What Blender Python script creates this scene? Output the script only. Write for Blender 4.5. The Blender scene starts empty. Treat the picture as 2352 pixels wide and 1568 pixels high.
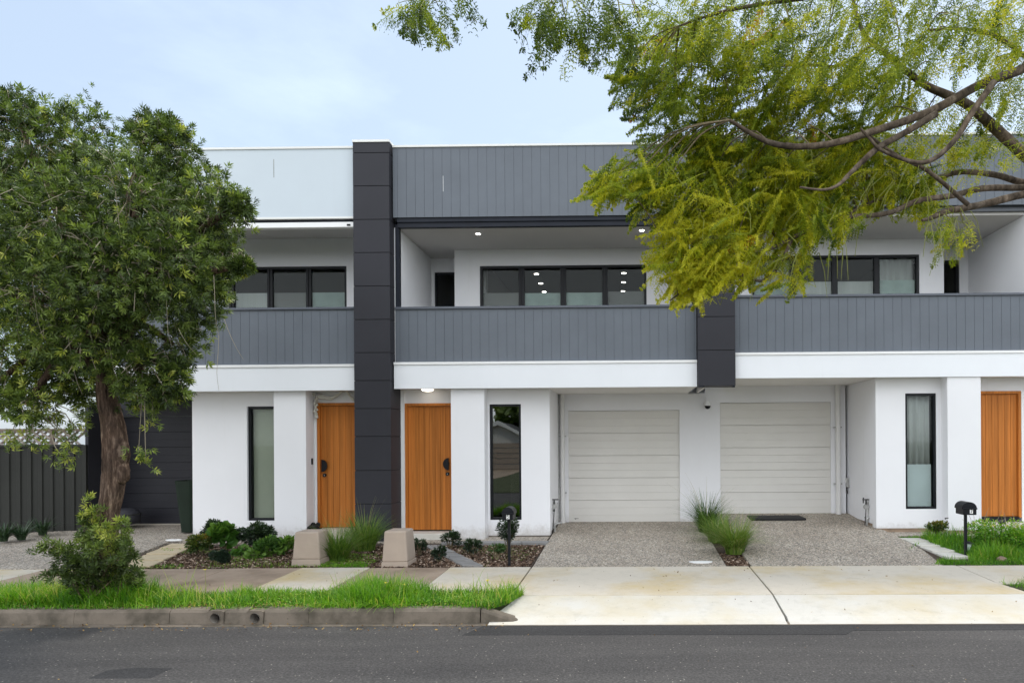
import bpy, bmesh, math, random
import numpy as np
from mathutils import Vector, Matrix
R = math.radians
random.seed(7); rng = np.random.default_rng(7)
C = bpy.context.scene.collection
SC = bpy.context.scene

# ------------------------------------------------------------------ camera
ZC = 2.0                       # eye height over the gutter
YAW, ROLL = R(0.72), R(0.37)
PX, PY, F = 1430.0, 1013.0, 1568.0        # principal point and focal length for a 2352 wide frame
camd = bpy.data.cameras.new("camera"); cam = bpy.data.objects.new("camera", camd); C.objects.link(cam)
camd.sensor_width = 36; camd.lens = 24; camd.clip_start = .05; camd.clip_end = 2000
camd.shift_x = -(PX-1176)/2352; camd.shift_y = (PY-784)/2352
fwd = Vector((-math.sin(YAW), math.cos(YAW), 0))
r0 = Vector((math.cos(YAW), math.sin(YAW), 0))
right = r0*math.cos(ROLL) - Vector((0,0,1))*math.sin(ROLL)
up = right.cross(fwd)
M3 = Matrix((right, up, -fwd)).transposed()
cam.matrix_world = Matrix.Translation((0,0,ZC)) @ M3.to_4x4()
SC.camera = cam

def at(px, py, Y):
    d = M3 @ Vector(((px-PX)/F, -(py-PY)/F, -1))
    return Vector((0,0,ZC)) + d*(Y/d.y)
def ax(px, Y, py=1013): return at(px, py, Y).x
def az(py, Y, px=1430): return at(px, py, Y).z

# ------------------------------------------------------------------ sky, sun, exposure
SUN_EL, SUN_AZ = R(60), R(24)            # azimuth from +Y towards +X
w = bpy.data.worlds.new("World"); SC.world = w; w.use_nodes = True
nt = w.node_tree; N = nt.nodes; L = nt.links; N.clear()
out = N.new('ShaderNodeOutputWorld'); bg = N.new('ShaderNodeBackground'); sky = N.new('ShaderNodeTexSky')
sky.sky_type = 'NISHITA'; sky.sun_disc = False; sky.sun_elevation = SUN_EL; sky.sun_rotation = SUN_AZ
sky.air_density = 1.2; sky.dust_density = 1.5; sky.ozone_density = 1.5
tc = N.new('ShaderNodeTexCoord'); mp = N.new('ShaderNodeMapping'); mp.inputs['Scale'].default_value = (1.0,1.0,2.6)
n1 = N.new('ShaderNodeTexNoise'); n1.inputs['Scale'].default_value = 1.7; n1.inputs['Detail'].default_value = 7; n1.inputs['Roughness'].default_value = .58
n1.inputs['Distortion'].default_value = .25
cr = N.new('ShaderNodeValToRGB'); cr.color_ramp.elements[0].position = .5; cr.color_ramp.elements[1].position = .72
cr.color_ramp.elements[0].color = (.47,.47,.47,1); cr.color_ramp.elements[1].color = (.72,.72,.72,1)
mx = N.new('ShaderNodeMixRGB'); mx.inputs[2].default_value = (7.5,8.9,10.6,1)
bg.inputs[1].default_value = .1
L.new(tc.outputs['Generated'], mp.inputs[0]); L.new(mp.outputs[0], n1.inputs['Vector']); L.new(n1.outputs['Fac'], cr.inputs[0])
L.new(cr.outputs[0], mx.inputs[0]); L.new(sky.outputs[0], mx.inputs[1])
# added brighter sky behind the camera, made to lift light on the house fronts
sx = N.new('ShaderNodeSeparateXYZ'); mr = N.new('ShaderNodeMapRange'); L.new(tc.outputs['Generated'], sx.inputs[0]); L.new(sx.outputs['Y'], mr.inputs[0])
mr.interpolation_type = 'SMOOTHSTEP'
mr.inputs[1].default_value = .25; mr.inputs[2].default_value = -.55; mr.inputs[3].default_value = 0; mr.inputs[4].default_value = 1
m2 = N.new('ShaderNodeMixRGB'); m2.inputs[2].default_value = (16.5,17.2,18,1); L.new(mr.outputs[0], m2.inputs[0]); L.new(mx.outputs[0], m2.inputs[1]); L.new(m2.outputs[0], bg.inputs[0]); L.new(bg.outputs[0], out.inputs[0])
sl = bpy.data.lights.new("sun", 'SUN'); so = bpy.data.objects.new("sun", sl); C.objects.link(so)
sl.energy = 2.2; sl.angle = R(13); sl.color = (1,.95,.86)
sd = Vector((math.sin(SUN_AZ)*math.cos(SUN_EL), math.cos(SUN_AZ)*math.cos(SUN_EL), math.sin(SUN_EL)))
so.rotation_euler = sd.to_track_quat('Z','Y').to_euler(); so.location = (0,0,30)
SC.view_settings.view_transform = 'Standard'; SC.view_settings.look = 'None'; SC.view_settings.gamma = 1
SC.view_settings.exposure = 0.38

# ------------------------------------------------------------------ materials
def base(name):
    m = bpy.data.materials.new(name); m.use_nodes = True
    return m, m.node_tree.nodes, m.node_tree.links, m.node_tree.nodes['Principled BSDF']
def noise(N, L, scale, detail=4, rough=.6, vec=None, stretch=None):
    t = N.new('ShaderNodeTexCoord'); n = N.new('ShaderNodeTexNoise')
    n.inputs['Scale'].default_value = scale; n.inputs['Detail'].default_value = detail; n.inputs['Roughness'].default_value = rough
    if stretch:
        m = N.new('ShaderNodeMapping'); m.inputs['Scale'].default_value = stretch
        L.new(t.outputs['Object'], m.inputs[0]); L.new(m.outputs[0], n.inputs['Vector'])
    else: L.new(t.outputs['Object'], n.inputs['Vector'])
    return n.outputs['Fac']
def ramp(N, L, fac, stops):
    r = N.new('ShaderNodeValToRGB'); e = r.color_ramp.elements
    while len(e) < len(stops): e.new(.5)
    for k, (p, c) in enumerate(stops): e[k].position = p; e[k].color = (*c, 1)
    L.new(fac, r.inputs[0]); return r.outputs[0]
def mixc(N, L, a, b, fac, mode='MIX'):
    m = N.new('ShaderNodeMixRGB'); m.blend_type = mode
    for i, v in ((0, fac), (1, a), (2, b)):
        if isinstance(v, (int, float)): m.inputs[i].default_value = v
        elif isinstance(v, tuple): m.inputs[i].default_value = (*v, 1)
        else: L.new(v, m.inputs[i])
    return m.outputs[0]
def bump(N, L, b, h, strength=.3, dist=.01):
    n = N.new('ShaderNodeBump'); n.inputs['Strength'].default_value = strength; n.inputs['Distance'].default_value = dist
    L.new(h, n.inputs['Height']); L.new(n.outputs[0], b.inputs['Normal'])
def S(c, k): return tuple(min(1, x*k) for x in c)
def paint(name, col, rough=.6, var=.06, scale=1.2, bscale=None, bstr=.25, bdist=.004, metal=0, spec=.4, stretch=None):
    m, N, L, b = base(name)
    f = noise(N, L, scale, 6, .62, stretch=stretch)
    L.new(ramp(N, L, f, [(.3, S(col, 1-var)), (.7, S(col, 1+var))]), b.inputs['Base Color'])
    b.inputs['Roughness'].default_value = rough; b.inputs['Metallic'].default_value = metal
    b.inputs['Specular IOR Level'].default_value = spec
    if bscale: bump(N, L, b, noise(N, L, bscale, 3, .6), bstr, bdist)
    return m
def stained(name, col, stain, bscale=180, bstr=.3):
    # rendered wall: faint weathering streaks running down
    m, N, L, b = base(name)
    f = noise(N, L, .8, 6, .6)
    c = ramp(N, L, f, [(.3, S(col,.97)), (.7, S(col,1.02))])
    s = noise(N, L, 5, 5, .7, stretch=(1.6,1.6,.12))
    s2 = ramp(N, L, s, [(.6, (0,0,0)), (.85, (1,1,1))])
    k = mixc(N, L, (0,0,0), s2, .22)
    c = mixc(N, L, c, stain, k)
    # splashed dirt along the foot of the wall, broken up by noise
    g = N.new('ShaderNodeNewGeometry'); sp = N.new('ShaderNodeSeparateXYZ'); L.new(g.outputs['Position'], sp.inputs[0])
    ad = N.new('ShaderNodeMath'); ad.operation = 'MULTIPLY_ADD'; L.new(noise(N, L, 6, 6, .75), ad.inputs[0]); ad.inputs[1].default_value = .55; L.new(sp.outputs['Z'], ad.inputs[2])
    d = ramp(N, L, ad.outputs[0], [(.55, (1,1,1)), (.76, (0,0,0))])
    c = mixc(N, L, c, (.34,.30,.25), mixc(N, L, (0,0,0), d, .55))
    L.new(c, b.inputs['Base Color'])
    b.inputs['Roughness'].default_value = .85; b.inputs['Specular IOR Level'].default_value = .25
    bump(N, L, b, noise(N, L, bscale, 3, .7), bstr, .003)
    return m
M = {}
M['render_white'] = stained('white_render', (.80,.80,.825), (.60,.59,.56))
M['fascia_white'] = stained('white_fascia', (.80,.82,.855), (.62,.62,.62), 90, .08)
M['parapet_white'] = stained('pale_parapet_panel', (.56,.62,.67), (.50,.51,.52), 90, .08)
M['trim_white'] = paint('white_trim', (.82,.82,.82), .4, .03)
M['capping'] = paint('pale_metal_capping', (.74,.74,.72), .35, .04, metal=0)
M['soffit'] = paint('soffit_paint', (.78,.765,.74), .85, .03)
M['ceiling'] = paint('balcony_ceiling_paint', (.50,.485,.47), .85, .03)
M['clad_grey'] = paint('grey_board_cladding', (.118,.134,.158), .55, .07, 1.6, 260, .1, .002)
M['clad_cap'] = paint('grey_rail_cap', (.085,.095,.115), .35, .06)
M['panel_dark'] = paint('charcoal_panel', (.031,.031,.038), .6, .09, 1.1, 200, .15, .002, spec=.25)
M['gap_dark'] = paint('dark_joint', (.012,.012,.014), .9, .1)
M['black_metal'] = paint('black_powdercoat', (.008,.009,.012), .4, .2, 4, spec=.22)
M['blind_dark'] = paint('dark_blind_box', (.014,.017,.026), .5, .2, 3, spec=.2)
M['garage_cream'] = paint('cream_sectional_door', (.68,.66,.625), .5, .03, 2, 160, .1, .002)
M['garage_dark'] = paint('charcoal_sectional_door', (.022,.022,.028), .42, .1, 2, spec=.22)
M['pipe_white'] = paint('white_pipe', (.72,.71,.70), .4, .05)
M['steel'] = paint('galvanised_steel', (.42,.42,.41), .4, .2, 20, metal=.6)
M['steel_dark'] = paint('dark_fittings', (.05,.05,.05), .5, .3, 20)
M['planter'] = paint('dark_green_planter', (.012,.022,.014), .5, .2, 3, spec=.2)
M['cloth'] = paint('off_white_cloth', (.70,.68,.62), .9, .08, 14)
M['beige'] = paint('beige_plastic', (.40,.325,.265), .62, .09, 2.5, 120, .12, .003)
M['rubber'] = paint('black_rubber', (.013,.013,.014), .8, .25, 30, 300, .4, .004)
M['fence'] = paint('olive_grey_steel_fence', (.031,.032,.029), .5, .12, 1.2, spec=.2)
M['timber_old'] = paint('weathered_timber', (.19,.15,.12), .85, .3, 5, 60, .4, .006)
M['stone'] = paint('stone', (.24,.17,.13), .95, .5, 14, 30, .5, .01)
M['pebble'] = paint('white_pebble', (.75,.74,.72), .7, .1, 20)
M['plinth'] = paint('concrete_plinth', (.20,.18,.155), .9, .35, 5, 60, .5, .01)
M['plinth_tan'] = paint('tan_concrete_plinth', (.34,.25,.18), .9, .3, 4, 60, .5, .01)
M['number_white'] = paint('white_plate', (.8,.8,.8), .5, .02)
M['yellow'] = paint('yellow_petal', (.80,.66,.04), .6, .1, 30)
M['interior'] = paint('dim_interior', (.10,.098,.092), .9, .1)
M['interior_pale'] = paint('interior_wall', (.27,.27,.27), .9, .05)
M['reflection_pale'] = paint('pale_reflection_panel', (.44,.53,.515), .8, .18, 3)  # pale panels behind the upper glass, standing in for reflected sky
M['blind_olive'] = paint('olive_roller_blind', (.58,.60,.50), .8, .08, 2)
M['frosted'] = paint('frosted_film', (.74,.82,.86), .5, .06, 2)
M['curtain'] = paint('sheer_curtain', (.58,.59,.59), .9, .12, 1.4, stretch=(8,1,.3))
M['lattice'] = paint('old_lattice', (.33,.28,.25), .9, .25, 8)

def emit(name, col, s):
    m, N, L, b = base(name); b.inputs['Base Color'].default_value = (.9,.9,.88,1)
    b.inputs['Emission Color'].default_value = (*col,1); b.inputs['Emission Strength'].default_value = s; return m
M['lamp'] = emit('lit_downlight', (1,.95,.86), 14)
M['lamp_soft'] = emit('lit_oyster_lamp', (1,.9,.74), 3)

def glass_mat(name, ior=1.32, tint=(.86,.88,.87)):
    m, N, L, b = base(name); N.remove(b)
    o = N['Material Output']; g = N.new('ShaderNodeBsdfGlossy'); t = N.new('ShaderNodeBsdfTransparent'); mx = N.new('ShaderNodeMixShader'); fr = N.new('ShaderNodeFresnel')
    g.inputs['Roughness'].default_value = .004; g.inputs['Color'].default_value = (.9,.93,.93,1); t.inputs['Color'].default_value = (*tint,1)
    fr.inputs['IOR'].default_value = ior
    # slight waviness as in float glass
    bp = N.new('ShaderNodeBump'); bp.inputs['Strength'].default_value = .05; bp.inputs['Distance'].default_value = .02
    L.new(noise(N, L, 1.6, 1, .4), bp.inputs['Height']); L.new(bp.outputs[0], g.inputs['Normal'])
    L.new(fr.outputs[0], mx.inputs[0]); L.new(t.outputs[0], mx.inputs[1]); L.new(g.outputs[0], mx.inputs[2]); L.new(mx.outputs[0], o.inputs[0])
    return m
M['glass'] = glass_mat('window_glass', 1.23)
M['glass_mirror'] = glass_mat('reflective_window_glass', 2.3, (.35,.36,.33))
M['lens'] = glass_mat('lamp_glass', 1.5, (.8,.8,.8))

def wood():
    m, N, L, b = base('orange_timber')
    f = noise(N, L, 9, 8, .7, stretch=(13,13,.22)); g = noise(N, L, 3, 4, .6, stretch=(6,6,.15))
    c = ramp(N, L, f, [(.25, (.43,.138,.022)), (.5, (.53,.18,.034)), (.75, (.61,.225,.050))])
    c2 = ramp(N, L, g, [(.35, (.72,.72,.72)), (.65, (1.1,1.1,1.1))])
    L.new(mixc(N, L, c, c2, 1.0, 'MULTIPLY'), b.inputs['Base Color']); b.inputs['Roughness'].default_value = .5; b.inputs['Specular IOR Level'].default_value = .2
    bump(N, L, b, f, .15, .002); return m
M['wood'] = wood()
def bark(name, dark, mid, light, st=(1,1,.18), sc=26, bd=.03):
    m, N, L, b = base(name)
    f = noise(N, L, sc, 8, .72, stretch=st); g = noise(N, L, 3, 5, .6)
    c = ramp(N, L, f, [(.33, dark), (.52, mid), (.72, light)])
    c = mixc(N, L, c, ramp(N, L, g, [(.35,(.7,.68,.68)),(.65,(1.15,1.05,.98))]), 1., 'MULTIPLY')
    L.new(c, b.inputs['Base Color']); b.inputs['Roughness'].default_value = .95; b.inputs['Specular IOR Level'].default_value = .15
    bump(N, L, b, f, .9, bd); return m
M['bark_left'] = bark('fibrous_bark', (.02,.014,.011), (.13,.092,.07), (.48,.37,.28), (1,1,.14), 22, .05)
M['bark_right'] = bark('smooth_grey_bark', (.035,.028,.023), (.125,.102,.080), (.29,.25,.205), (1,1,.5), 14, .008)
M['twig'] = bark('twig_bark', (.10,.085,.05), (.2,.17,.11), (.3,.26,.18), (1,1,1), 20, .002)
M['twig_green'] = paint('green_twig', (.24,.26,.05), .6, .2, 5)
M['twig_pale'] = paint('pale_twig', (.30,.26,.19), .8, .2, 5)

def asphalt(name, mid, speck=.85, sc=46):
    m, N, L, b = base(name)
    big = noise(N, L, .35, 5, .6); f = noise(N, L, sc, 3, .75); v = N.new('ShaderNodeTexVoronoi'); v.inputs['Scale'].default_value = 30
    t = N.new('ShaderNodeTexCoord'); L.new(t.outputs['Object'], v.inputs['Vector'])
    c = ramp(N, L, f, [(.3, S(mid,.5)), (.5, mid), (.68, S(mid,1.7))])
    sp = N.new('ShaderNodeSeparateColor'); L.new(v.outputs['Color'], sp.inputs[0])
    s = ramp(N, L, sp.outputs[0], [(.82, (0,0,0)), (.95, (1,1,1))])
    d = ramp(N, L, v.outputs['Distance'], [(.12, (1,1,1)), (.26, (0,0,0))])
    k = mixc(N, L, s, d, 1., 'MULTIPLY'); k = mixc(N, L, (0,0,0), k, speck)
    c = mixc(N, L, c, (.34,.32,.29), k)
    c = mixc(N, L, c, ramp(N, L, big, [(.35,(.82,.82,.83)),(.65,(1.14,1.12,1.1))]), 1., 'MULTIPLY')
    # faint tracks and smears along the street
    tr = noise(N, L, 1.1, 5, .6, stretch=(.18,1.5,1))
    c = mixc(N, L, c, ramp(N, L, tr, [(.36,(.76,.76,.77)),(.62,(1.12,1.12,1.11))]), 1., 'MULTIPLY')
    L.new(c, b.inputs['Base Color']); b.inputs['Roughness'].default_value = .8; b.inputs['Specular IOR Level'].default_value = .3
    bump(N, L, b, f, .6, .006); return m
M['asphalt'] = asphalt('road_asphalt', (.052,.050,.050))
M['asphalt_new'] = asphalt('patch_asphalt', (.026,.026,.028), .12)
def aggregate():
    m, N, L, b = base('exposed_aggregate')
    t = N.new('ShaderNodeTexCoord'); v = N.new('ShaderNodeTexVoronoi'); v.inputs['Scale'].default_value = 52; L.new(t.outputs['Object'], v.inputs['Vector'])
    sp = N.new('ShaderNodeSeparateColor'); L.new(v.outputs['Color'], sp.inputs[0])
    c = ramp(N, L, sp.outputs[0], [(.0,(.13,.12,.105)),(.25,(.31,.285,.25)),(.5,(.44,.40,.35)),(.75,(.52,.44,.35)),(1,(.72,.67,.60))])
    c = mixc(N, L, c, ramp(N, L, v.outputs['Distance'], [(.3,(1,1,1)),(.62,(.62,.6,.57))]), 1., 'MULTIPLY')
    big = noise(N, L, .9, 5, .6)
    c = mixc(N, L, c, ramp(N, L, big, [(.35,(.84,.82,.80)),(.65,(1.1,1.1,1.1))]), 1., 'MULTIPLY')
    L.new(c, b.inputs['Base Color']); b.inputs['Roughness'].default_value = .8
    bump(N, L, b, v.outputs['Distance'], -.5, .01); return m
M['aggregate'] = aggregate()
def concrete(name, col, stain, amt=.6, sc=.8, fine=90):
    m, N, L, b = base(name)
    big = noise(N, L, sc, 7, .62); st = ramp(N, L, big, [(.45,(0,0,0)),(.68,(1,1,1))])
    f = noise(N, L, fine, 4, .7); c = ramp(N, L, f, [(.3, S(col,.93)), (.7, S(col,1.05))])
    c = mixc(N, L, c, stain, mixc(N, L, (0,0,0), st, amt))
    d = noise(N, L, 5, 6, .75); c = mixc(N, L, c, ramp(N, L, d, [(.28,(.86,.86,.85)),(.5,(1,1,1))]), 1., 'MULTIPLY')
    v = N.new('ShaderNodeTexVoronoi'); v.inputs['Scale'].default_value = 9; t = N.new('ShaderNodeTexCoord'); L.new(t.outputs['Object'], v.inputs['Vector'])
    c = mixc(N, L, ramp(N, L, v.outputs['Distance'], [(.035,(.35,.3,.26)),(.06,(1,1,1))]), c, 1., 'MULTIPLY')
    L.new(c, b.inputs['Base Color']); b.inputs['Roughness'].default_value = .85; bump(N, L, b, f, .25, .004); return m
M['concrete_new'] = concrete('new_concrete', (.55,.53,.485), (.50,.42,.26), .7)
M['concrete_cream'] = concrete('cream_concrete', (.55,.50,.42), (.50,.385,.19), .85, .9)
M['concrete_old'] = concrete('old_brown_concrete', (.36,.275,.205), (.20,.145,.10), .8, 1.6)
M['concrete_kerb'] = concrete('weathered_kerb', (.165,.135,.105), (.05,.042,.028), .85, 3.0, 60)
M['tile_grey'] = concrete('grey_paver', (.25,.245,.24), (.17,.16,.15), .5, 2)
M['tile_sand'] = concrete('sandstone_paver', (.52,.43,.29), (.40,.31,.19), .6, 2)
M['tile_pale'] = concrete('pale_paver', (.62,.60,.55), (.50,.47,.40), .5, 2)
M['soil'] = paint('soil', (.075,.052,.038), .95, .5, 14, 50, .9, .03)
M['verge_soil'] = paint('verge_soil', (.06,.075,.028), .95, .5, 6, 50, .9, .03)
M['ground'] = paint('distant_ground', (.12,.14,.07), .95, .3, .2)

def leafmat(name, stops, trans=.35, rough=.45, spec=.4, tc=(1.25,1.35,.6)):
    # stops: colour variation between leaves, plus shade painted into both tree crowns (attribute 'tint' per leaf cluster + random per leaf)
    m, N, L, b = base(name)
    a = N.new('ShaderNodeAttribute'); a.attribute_name = 'tint'
    g = N.new('ShaderNodeNewGeometry'); mt = N.new('ShaderNodeMath'); mt.operation = 'MULTIPLY_ADD'
    L.new(g.outputs['Random Per Island'], mt.inputs[0]); mt.inputs[1].default_value = .22; L.new(a.outputs['Fac'], mt.inputs[2])
    c = ramp(N, L, mt.outputs[0], stops)
    L.new(c, b.inputs['Base Color']); b.inputs['Roughness'].default_value = rough; b.inputs['Specular IOR Level'].default_value = spec
    t = N.new('ShaderNodeBsdfTranslucent'); L.new(mixc(N, L, c, tc, 1., 'MULTIPLY'), t.inputs['Color'])
    mx = N.new('ShaderNodeMixShader'); mx.inputs[0].default_value = trans
    L.new(b.outputs[0], mx.inputs[1]); L.new(t.outputs[0], mx.inputs[2]); L.new(mx.outputs[0], N['Material Output'].inputs[0])
    return m
M['leaf_left'] = leafmat('evergreen_leaf', [(.0,(.016,.028,.009)),(.35,(.075,.118,.026)),(.7,(.21,.285,.055)),(1.1,(.48,.50,.09))], .25)  # darkest stop deepened to paint shadow into the crown
M['leaf_jac'] = leafmat('feathery_leaf', [(.0,(.022,.042,.005)),(.3,(.09,.145,.009)),(.6,(.275,.335,.018)),(.93,(.62,.57,.035)),(1.0,(.42,.12,.015))], .42, .5, .3, (1.3,1.3,.6))
M['grass'] = leafmat('grass_blade', [(.0,(.022,.085,.006)),(.4,(.085,.245,.014)),(.75,(.21,.40,.025)),(1.1,(.52,.46,.14))], .38)
M['grass_orn'] = leafmat('tussock_blade', [(.0,(.025,.06,.014)),(.5,(.085,.18,.026)),(.9,(.22,.32,.05)),(1.1,(.36,.33,.14))], .3)
M['shrub_dark'] = leafmat('dark_shrub_leaf', [(.0,(.012,.02,.014)),(.6,(.025,.045,.022)),(1,(.05,.09,.03))], .2, .35, .5)
M['shrub_mid'] = leafmat('mid_shrub_leaf', [(.0,(.03,.07,.016)),(.6,(.07,.16,.03)),(1,(.18,.30,.05))], .3)
M['shrub_red'] = leafmat('bronze_tipped_leaf', [(.0,(.02,.045,.014)),(.55,(.05,.09,.02)),(.8,(.17,.19,.03)),(1,(.32,.13,.04))], .3)
M['broad'] = leafmat('broad_green_leaf', [(.0,(.025,.075,.014)),(.6,(.06,.15,.022)),(1,(.16,.28,.05))], .35)
M['conifer'] = leafmat('conifer_needle', [(.0,(.012,.028,.018)),(1,(.03,.055,.03))], .15)
M['agap'] = leafmat('strap_leaf', [(.0,(.016,.038,.018)),(1,(.05,.09,.04))], .2, .3, .5)
M['chips'] = leafmat('bark_chip', [(.0,(.035,.022,.016)),(.4,(.10,.062,.042)),(.8,(.20,.13,.09)),(1.1,(.48,.38,.30))], .0, .9, .1, (1,1,1))
M['litter'] = leafmat('dry_leaf', [(.0,(.06,.035,.018)),(.6,(.16,.09,.04)),(1.1,(.38,.26,.10))], .0, .9, .1, (1,1,1))

# ------------------------------------------------------------------ mesh helpers
class MB:
    def __init__(s): s.v = []; s.f = []; s.sm = []
    def add(s, vs, fs, smooth=False):
        o = len(s.v); s.v += [tuple(v) for v in vs]; s.f += [tuple(i+o for i in f) for f in fs]; s.sm += [smooth]*len(fs); return s
    def box(s, x0, x1, y0, y1, z0, z1):
        vs = [(x0,y0,z0),(x1,y0,z0),(x1,y1,z0),(x0,y1,z0),(x0,y0,z1),(x1,y0,z1),(x1,y1,z1),(x0,y1,z1)]
        return s.add(vs, [(0,3,2,1),(4,5,6,7),(0,1,5,4),(1,2,6,5),(2,3,7,6),(3,0,4,7)])
    def prism(s, pts, z0, z1):          # plan polygon; z may be callables of (x, y)
        n = len(pts); f0 = z0 if callable(z0) else (lambda x, y: z0); f1 = z1 if callable(z1) else (lambda x, y: z1)
        vs = [(x, y, f0(x, y)) for x, y in pts]+[(x, y, f1(x, y)) for x, y in pts]
        return s.add(vs, [tuple(range(n))[::-1], tuple(range(n, 2*n))]+[(i, (i+1) % n, n+(i+1) % n, n+i) for i in range(n)])
    def xprof(s, pts, x0, x1):          # profile in (y, z) extruded along x
        n = len(pts); vs = [(x0, y, z) for y, z in pts]+[(x1, y, z) for y, z in pts]
        return s.add(vs, [tuple(range(n)), tuple(range(n, 2*n))[::-1]]+[(i, n+i, n+(i+1) % n, (i+1) % n) for i in range(n)])
    def yprof(s, pts, y0, y1, smooth=False):   # profile in (x, z) extruded along y
        n = len(pts); vs = [(x, y0, z) for x, z in pts]+[(x, y1, z) for x, z in pts]
        s.add(vs[:n]+vs[n:], [tuple(range(n)), tuple(range(n, 2*n))[::-1]])
        return s.add(vs, [(i, n+i, n+(i+1) % n, (i+1) % n) for i in range(n)], smooth)
    def tube(s, pts, rad, n=8, cap=True, rough=0, smooth=True):
        pts = [Vector(p) for p in pts]; rad = rad if hasattr(rad, '__len__') else [rad]*len(pts)
        vs = []; fs = []; ref = Vector((.31,.2,.93)).normalized()
        prev = None
        for k, p in enumerate(pts):
            d = (pts[min(k+1, len(pts)-1)]-pts[max(k-1, 0)]).normalized()
            if prev is None:
                u = d.cross(ref); u = u if u.length > .05 else d.cross(Vector((1,0,0))); u.normalize()
            else: u = (prev-d*prev.dot(d)).normalized()
            prev = u; v = d.cross(u)
            for j in range(n):
                a = 2*math.pi*j/n; r = rad[k]*(1+rough*(random.random()-.5))
                vs.append(p+u*(r*math.cos(a))+v*(r*math.sin(a)))
        for k in range(len(pts)-1):
            for j in range(n): fs.append((k*n+j, k*n+(j+1) % n, (k+1)*n+(j+1) % n, (k+1)*n+j))
        s.add(vs, fs, smooth)
        if cap: s.add(vs[:n], [tuple(range(n))[::-1]]); s.add(vs[-n:], [tuple(range(n))])
        return s
    def cyl(s, p0, p1, r0, r1=None, n=16): return s.tube([p0, p1], [r0, r0 if r1 is None else r1], n)
    def ball(s, c, rx, ry=None, rz=None, n=12, m=8, rough=0):
        ry = rx if ry is None else ry; rz = rx if rz is None else rz; c = Vector(c); vs = []; fs = []
        for i in range(m+1):
            th = math.pi*i/m
            for j in range(n):
                ph = 2*math.pi*j/n; q = 1+rough*(random.random()-.5)
                vs.append((c.x+rx*q*math.sin(th)*math.cos(ph), c.y+ry*q*math.sin(th)*math.sin(ph), c.z+rz*q*math.cos(th)))
        for i in range(m):
            for j in range(n): fs.append((i*n+j, (i+1)*n+j, (i+1)*n+(j+1) % n, i*n+(j+1) % n))
        return s.add(vs, fs, True)
    def build(s, name, mat, parent=None, bev=0, loc=None):
        me = bpy.data.meshes.new(name); me.from_pydata(s.v, [], s.f); me.update()
        bm = bmesh.new(); bm.from_mesh(me)
        if len(s.f) < 20000: bmesh.ops.recalc_face_normals(bm, faces=bm.faces)
        bm.to_mesh(me); bm.free()
        me.polygons.foreach_set('use_smooth', s.sm)
        o = bpy.data.objects.new(name, me); C.objects.link(o); me.materials.append(mat)
        if parent:
            o.parent = parent; o.matrix_parent_inverse = Matrix.Identity(4)
            o.location = Vector((0,0,0))-world_loc(parent)
        if bev:
            b = o.modifiers.new('bevel', 'BEVEL'); b.width = bev; b.segments = 2; b.limit_method = 'ANGLE'; b.angle_limit = R(40)
        return o
def world_loc(o):
    p = Vector(o.location)
    while o.parent: o = o.parent; p = p+Vector(o.location)
    return p
def tag(o, label=None, cat=None, group=None, kind=None):
    for k, v in (('label', label), ('category', cat), ('group', group), ('kind', kind)):
        if v: o[k] = v
    return o
def thing(name, loc, label, cat, group=None):
    o = bpy.data.objects.new(name, None); C.objects.link(o); o.location = loc; o.empty_display_size = .2
    return tag(o, label, cat, group)
def children(o): return [c for c in bpy.data.objects if c.parent == o]
def copy_tree(o, parent=None):
    c = o.copy(); C.objects.link(c)
    if parent: c.parent = parent
    for ch in children(o): copy_tree(ch, c)
    return c
def struct(o): o['kind'] = 'structure'; return o

def wall(x0, x1, z0, z1, Y0, Y1, holes=()):
    """wall slab with rectangular openings (x0,x1,z0,z1)"""
    b = MB(); xs = sorted({x0, x1, *[h[0] for h in holes], *[h[1] for h in holes]}); zs = sorted({z0, z1, *[h[2] for h in holes], *[h[3] for h in holes]})
    xs = [x for x in xs if x0 <= x <= x1]; zs = [z for z in zs if z0 <= z <= z1]
    def solid(i, j):
        if i < 0 or j < 0 or i >= len(xs)-1 or j >= len(zs)-1: return False
        cx = (xs[i]+xs[i+1])/2; cz = (zs[j]+zs[j+1])/2
        return not any(h[0] < cx < h[1] and h[2] < cz < h[3] for h in holes)
    for i in range(len(xs)-1):
        for j in range(len(zs)-1):
            if not solid(i, j): continue
            a, c, d, e = xs[i], xs[i+1], zs[j], zs[j+1]
            b.add([(a,Y0,d),(c,Y0,d),(c,Y0,e),(a,Y0,e)], [(0,1,2,3)]); b.add([(a,Y1,d),(c,Y1,d),(c,Y1,e),(a,Y1,e)], [(3,2,1,0)])
            if not solid(i-1, j): b.add([(a,Y0,d),(a,Y1,d),(a,Y1,e),(a,Y0,e)], [(3,2,1,0)])
            if not solid(i+1, j): b.add([(c,Y0,d),(c,Y1,d),(c,Y1,e),(c,Y0,e)], [(0,1,2,3)])
            if not solid(i, j-1): b.add([(a,Y0,d),(c,Y0,d),(c,Y1,d),(a,Y1,d)], [(3,2,1,0)])
            if not solid(i, j+1): b.add([(a,Y0,e),(c,Y0,e),(c,Y1,e),(a,Y1,e)], [(0,1,2,3)])
    return b
def frame_mb(b, x0, x1, z0, z1, Y0, Y1, t=.05, tb=None):
    tb = tb or t
    b.box(x0, x0+t, Y0, Y1, z0, z1); b.box(x1-t, x1, Y0, Y1, z0, z1)
    b.box(x0+t, x1-t, Y0, Y1, z1-t, z1); b.box(x0+t, x1-t, Y0, Y1, z0, z0+tb); return b

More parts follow.
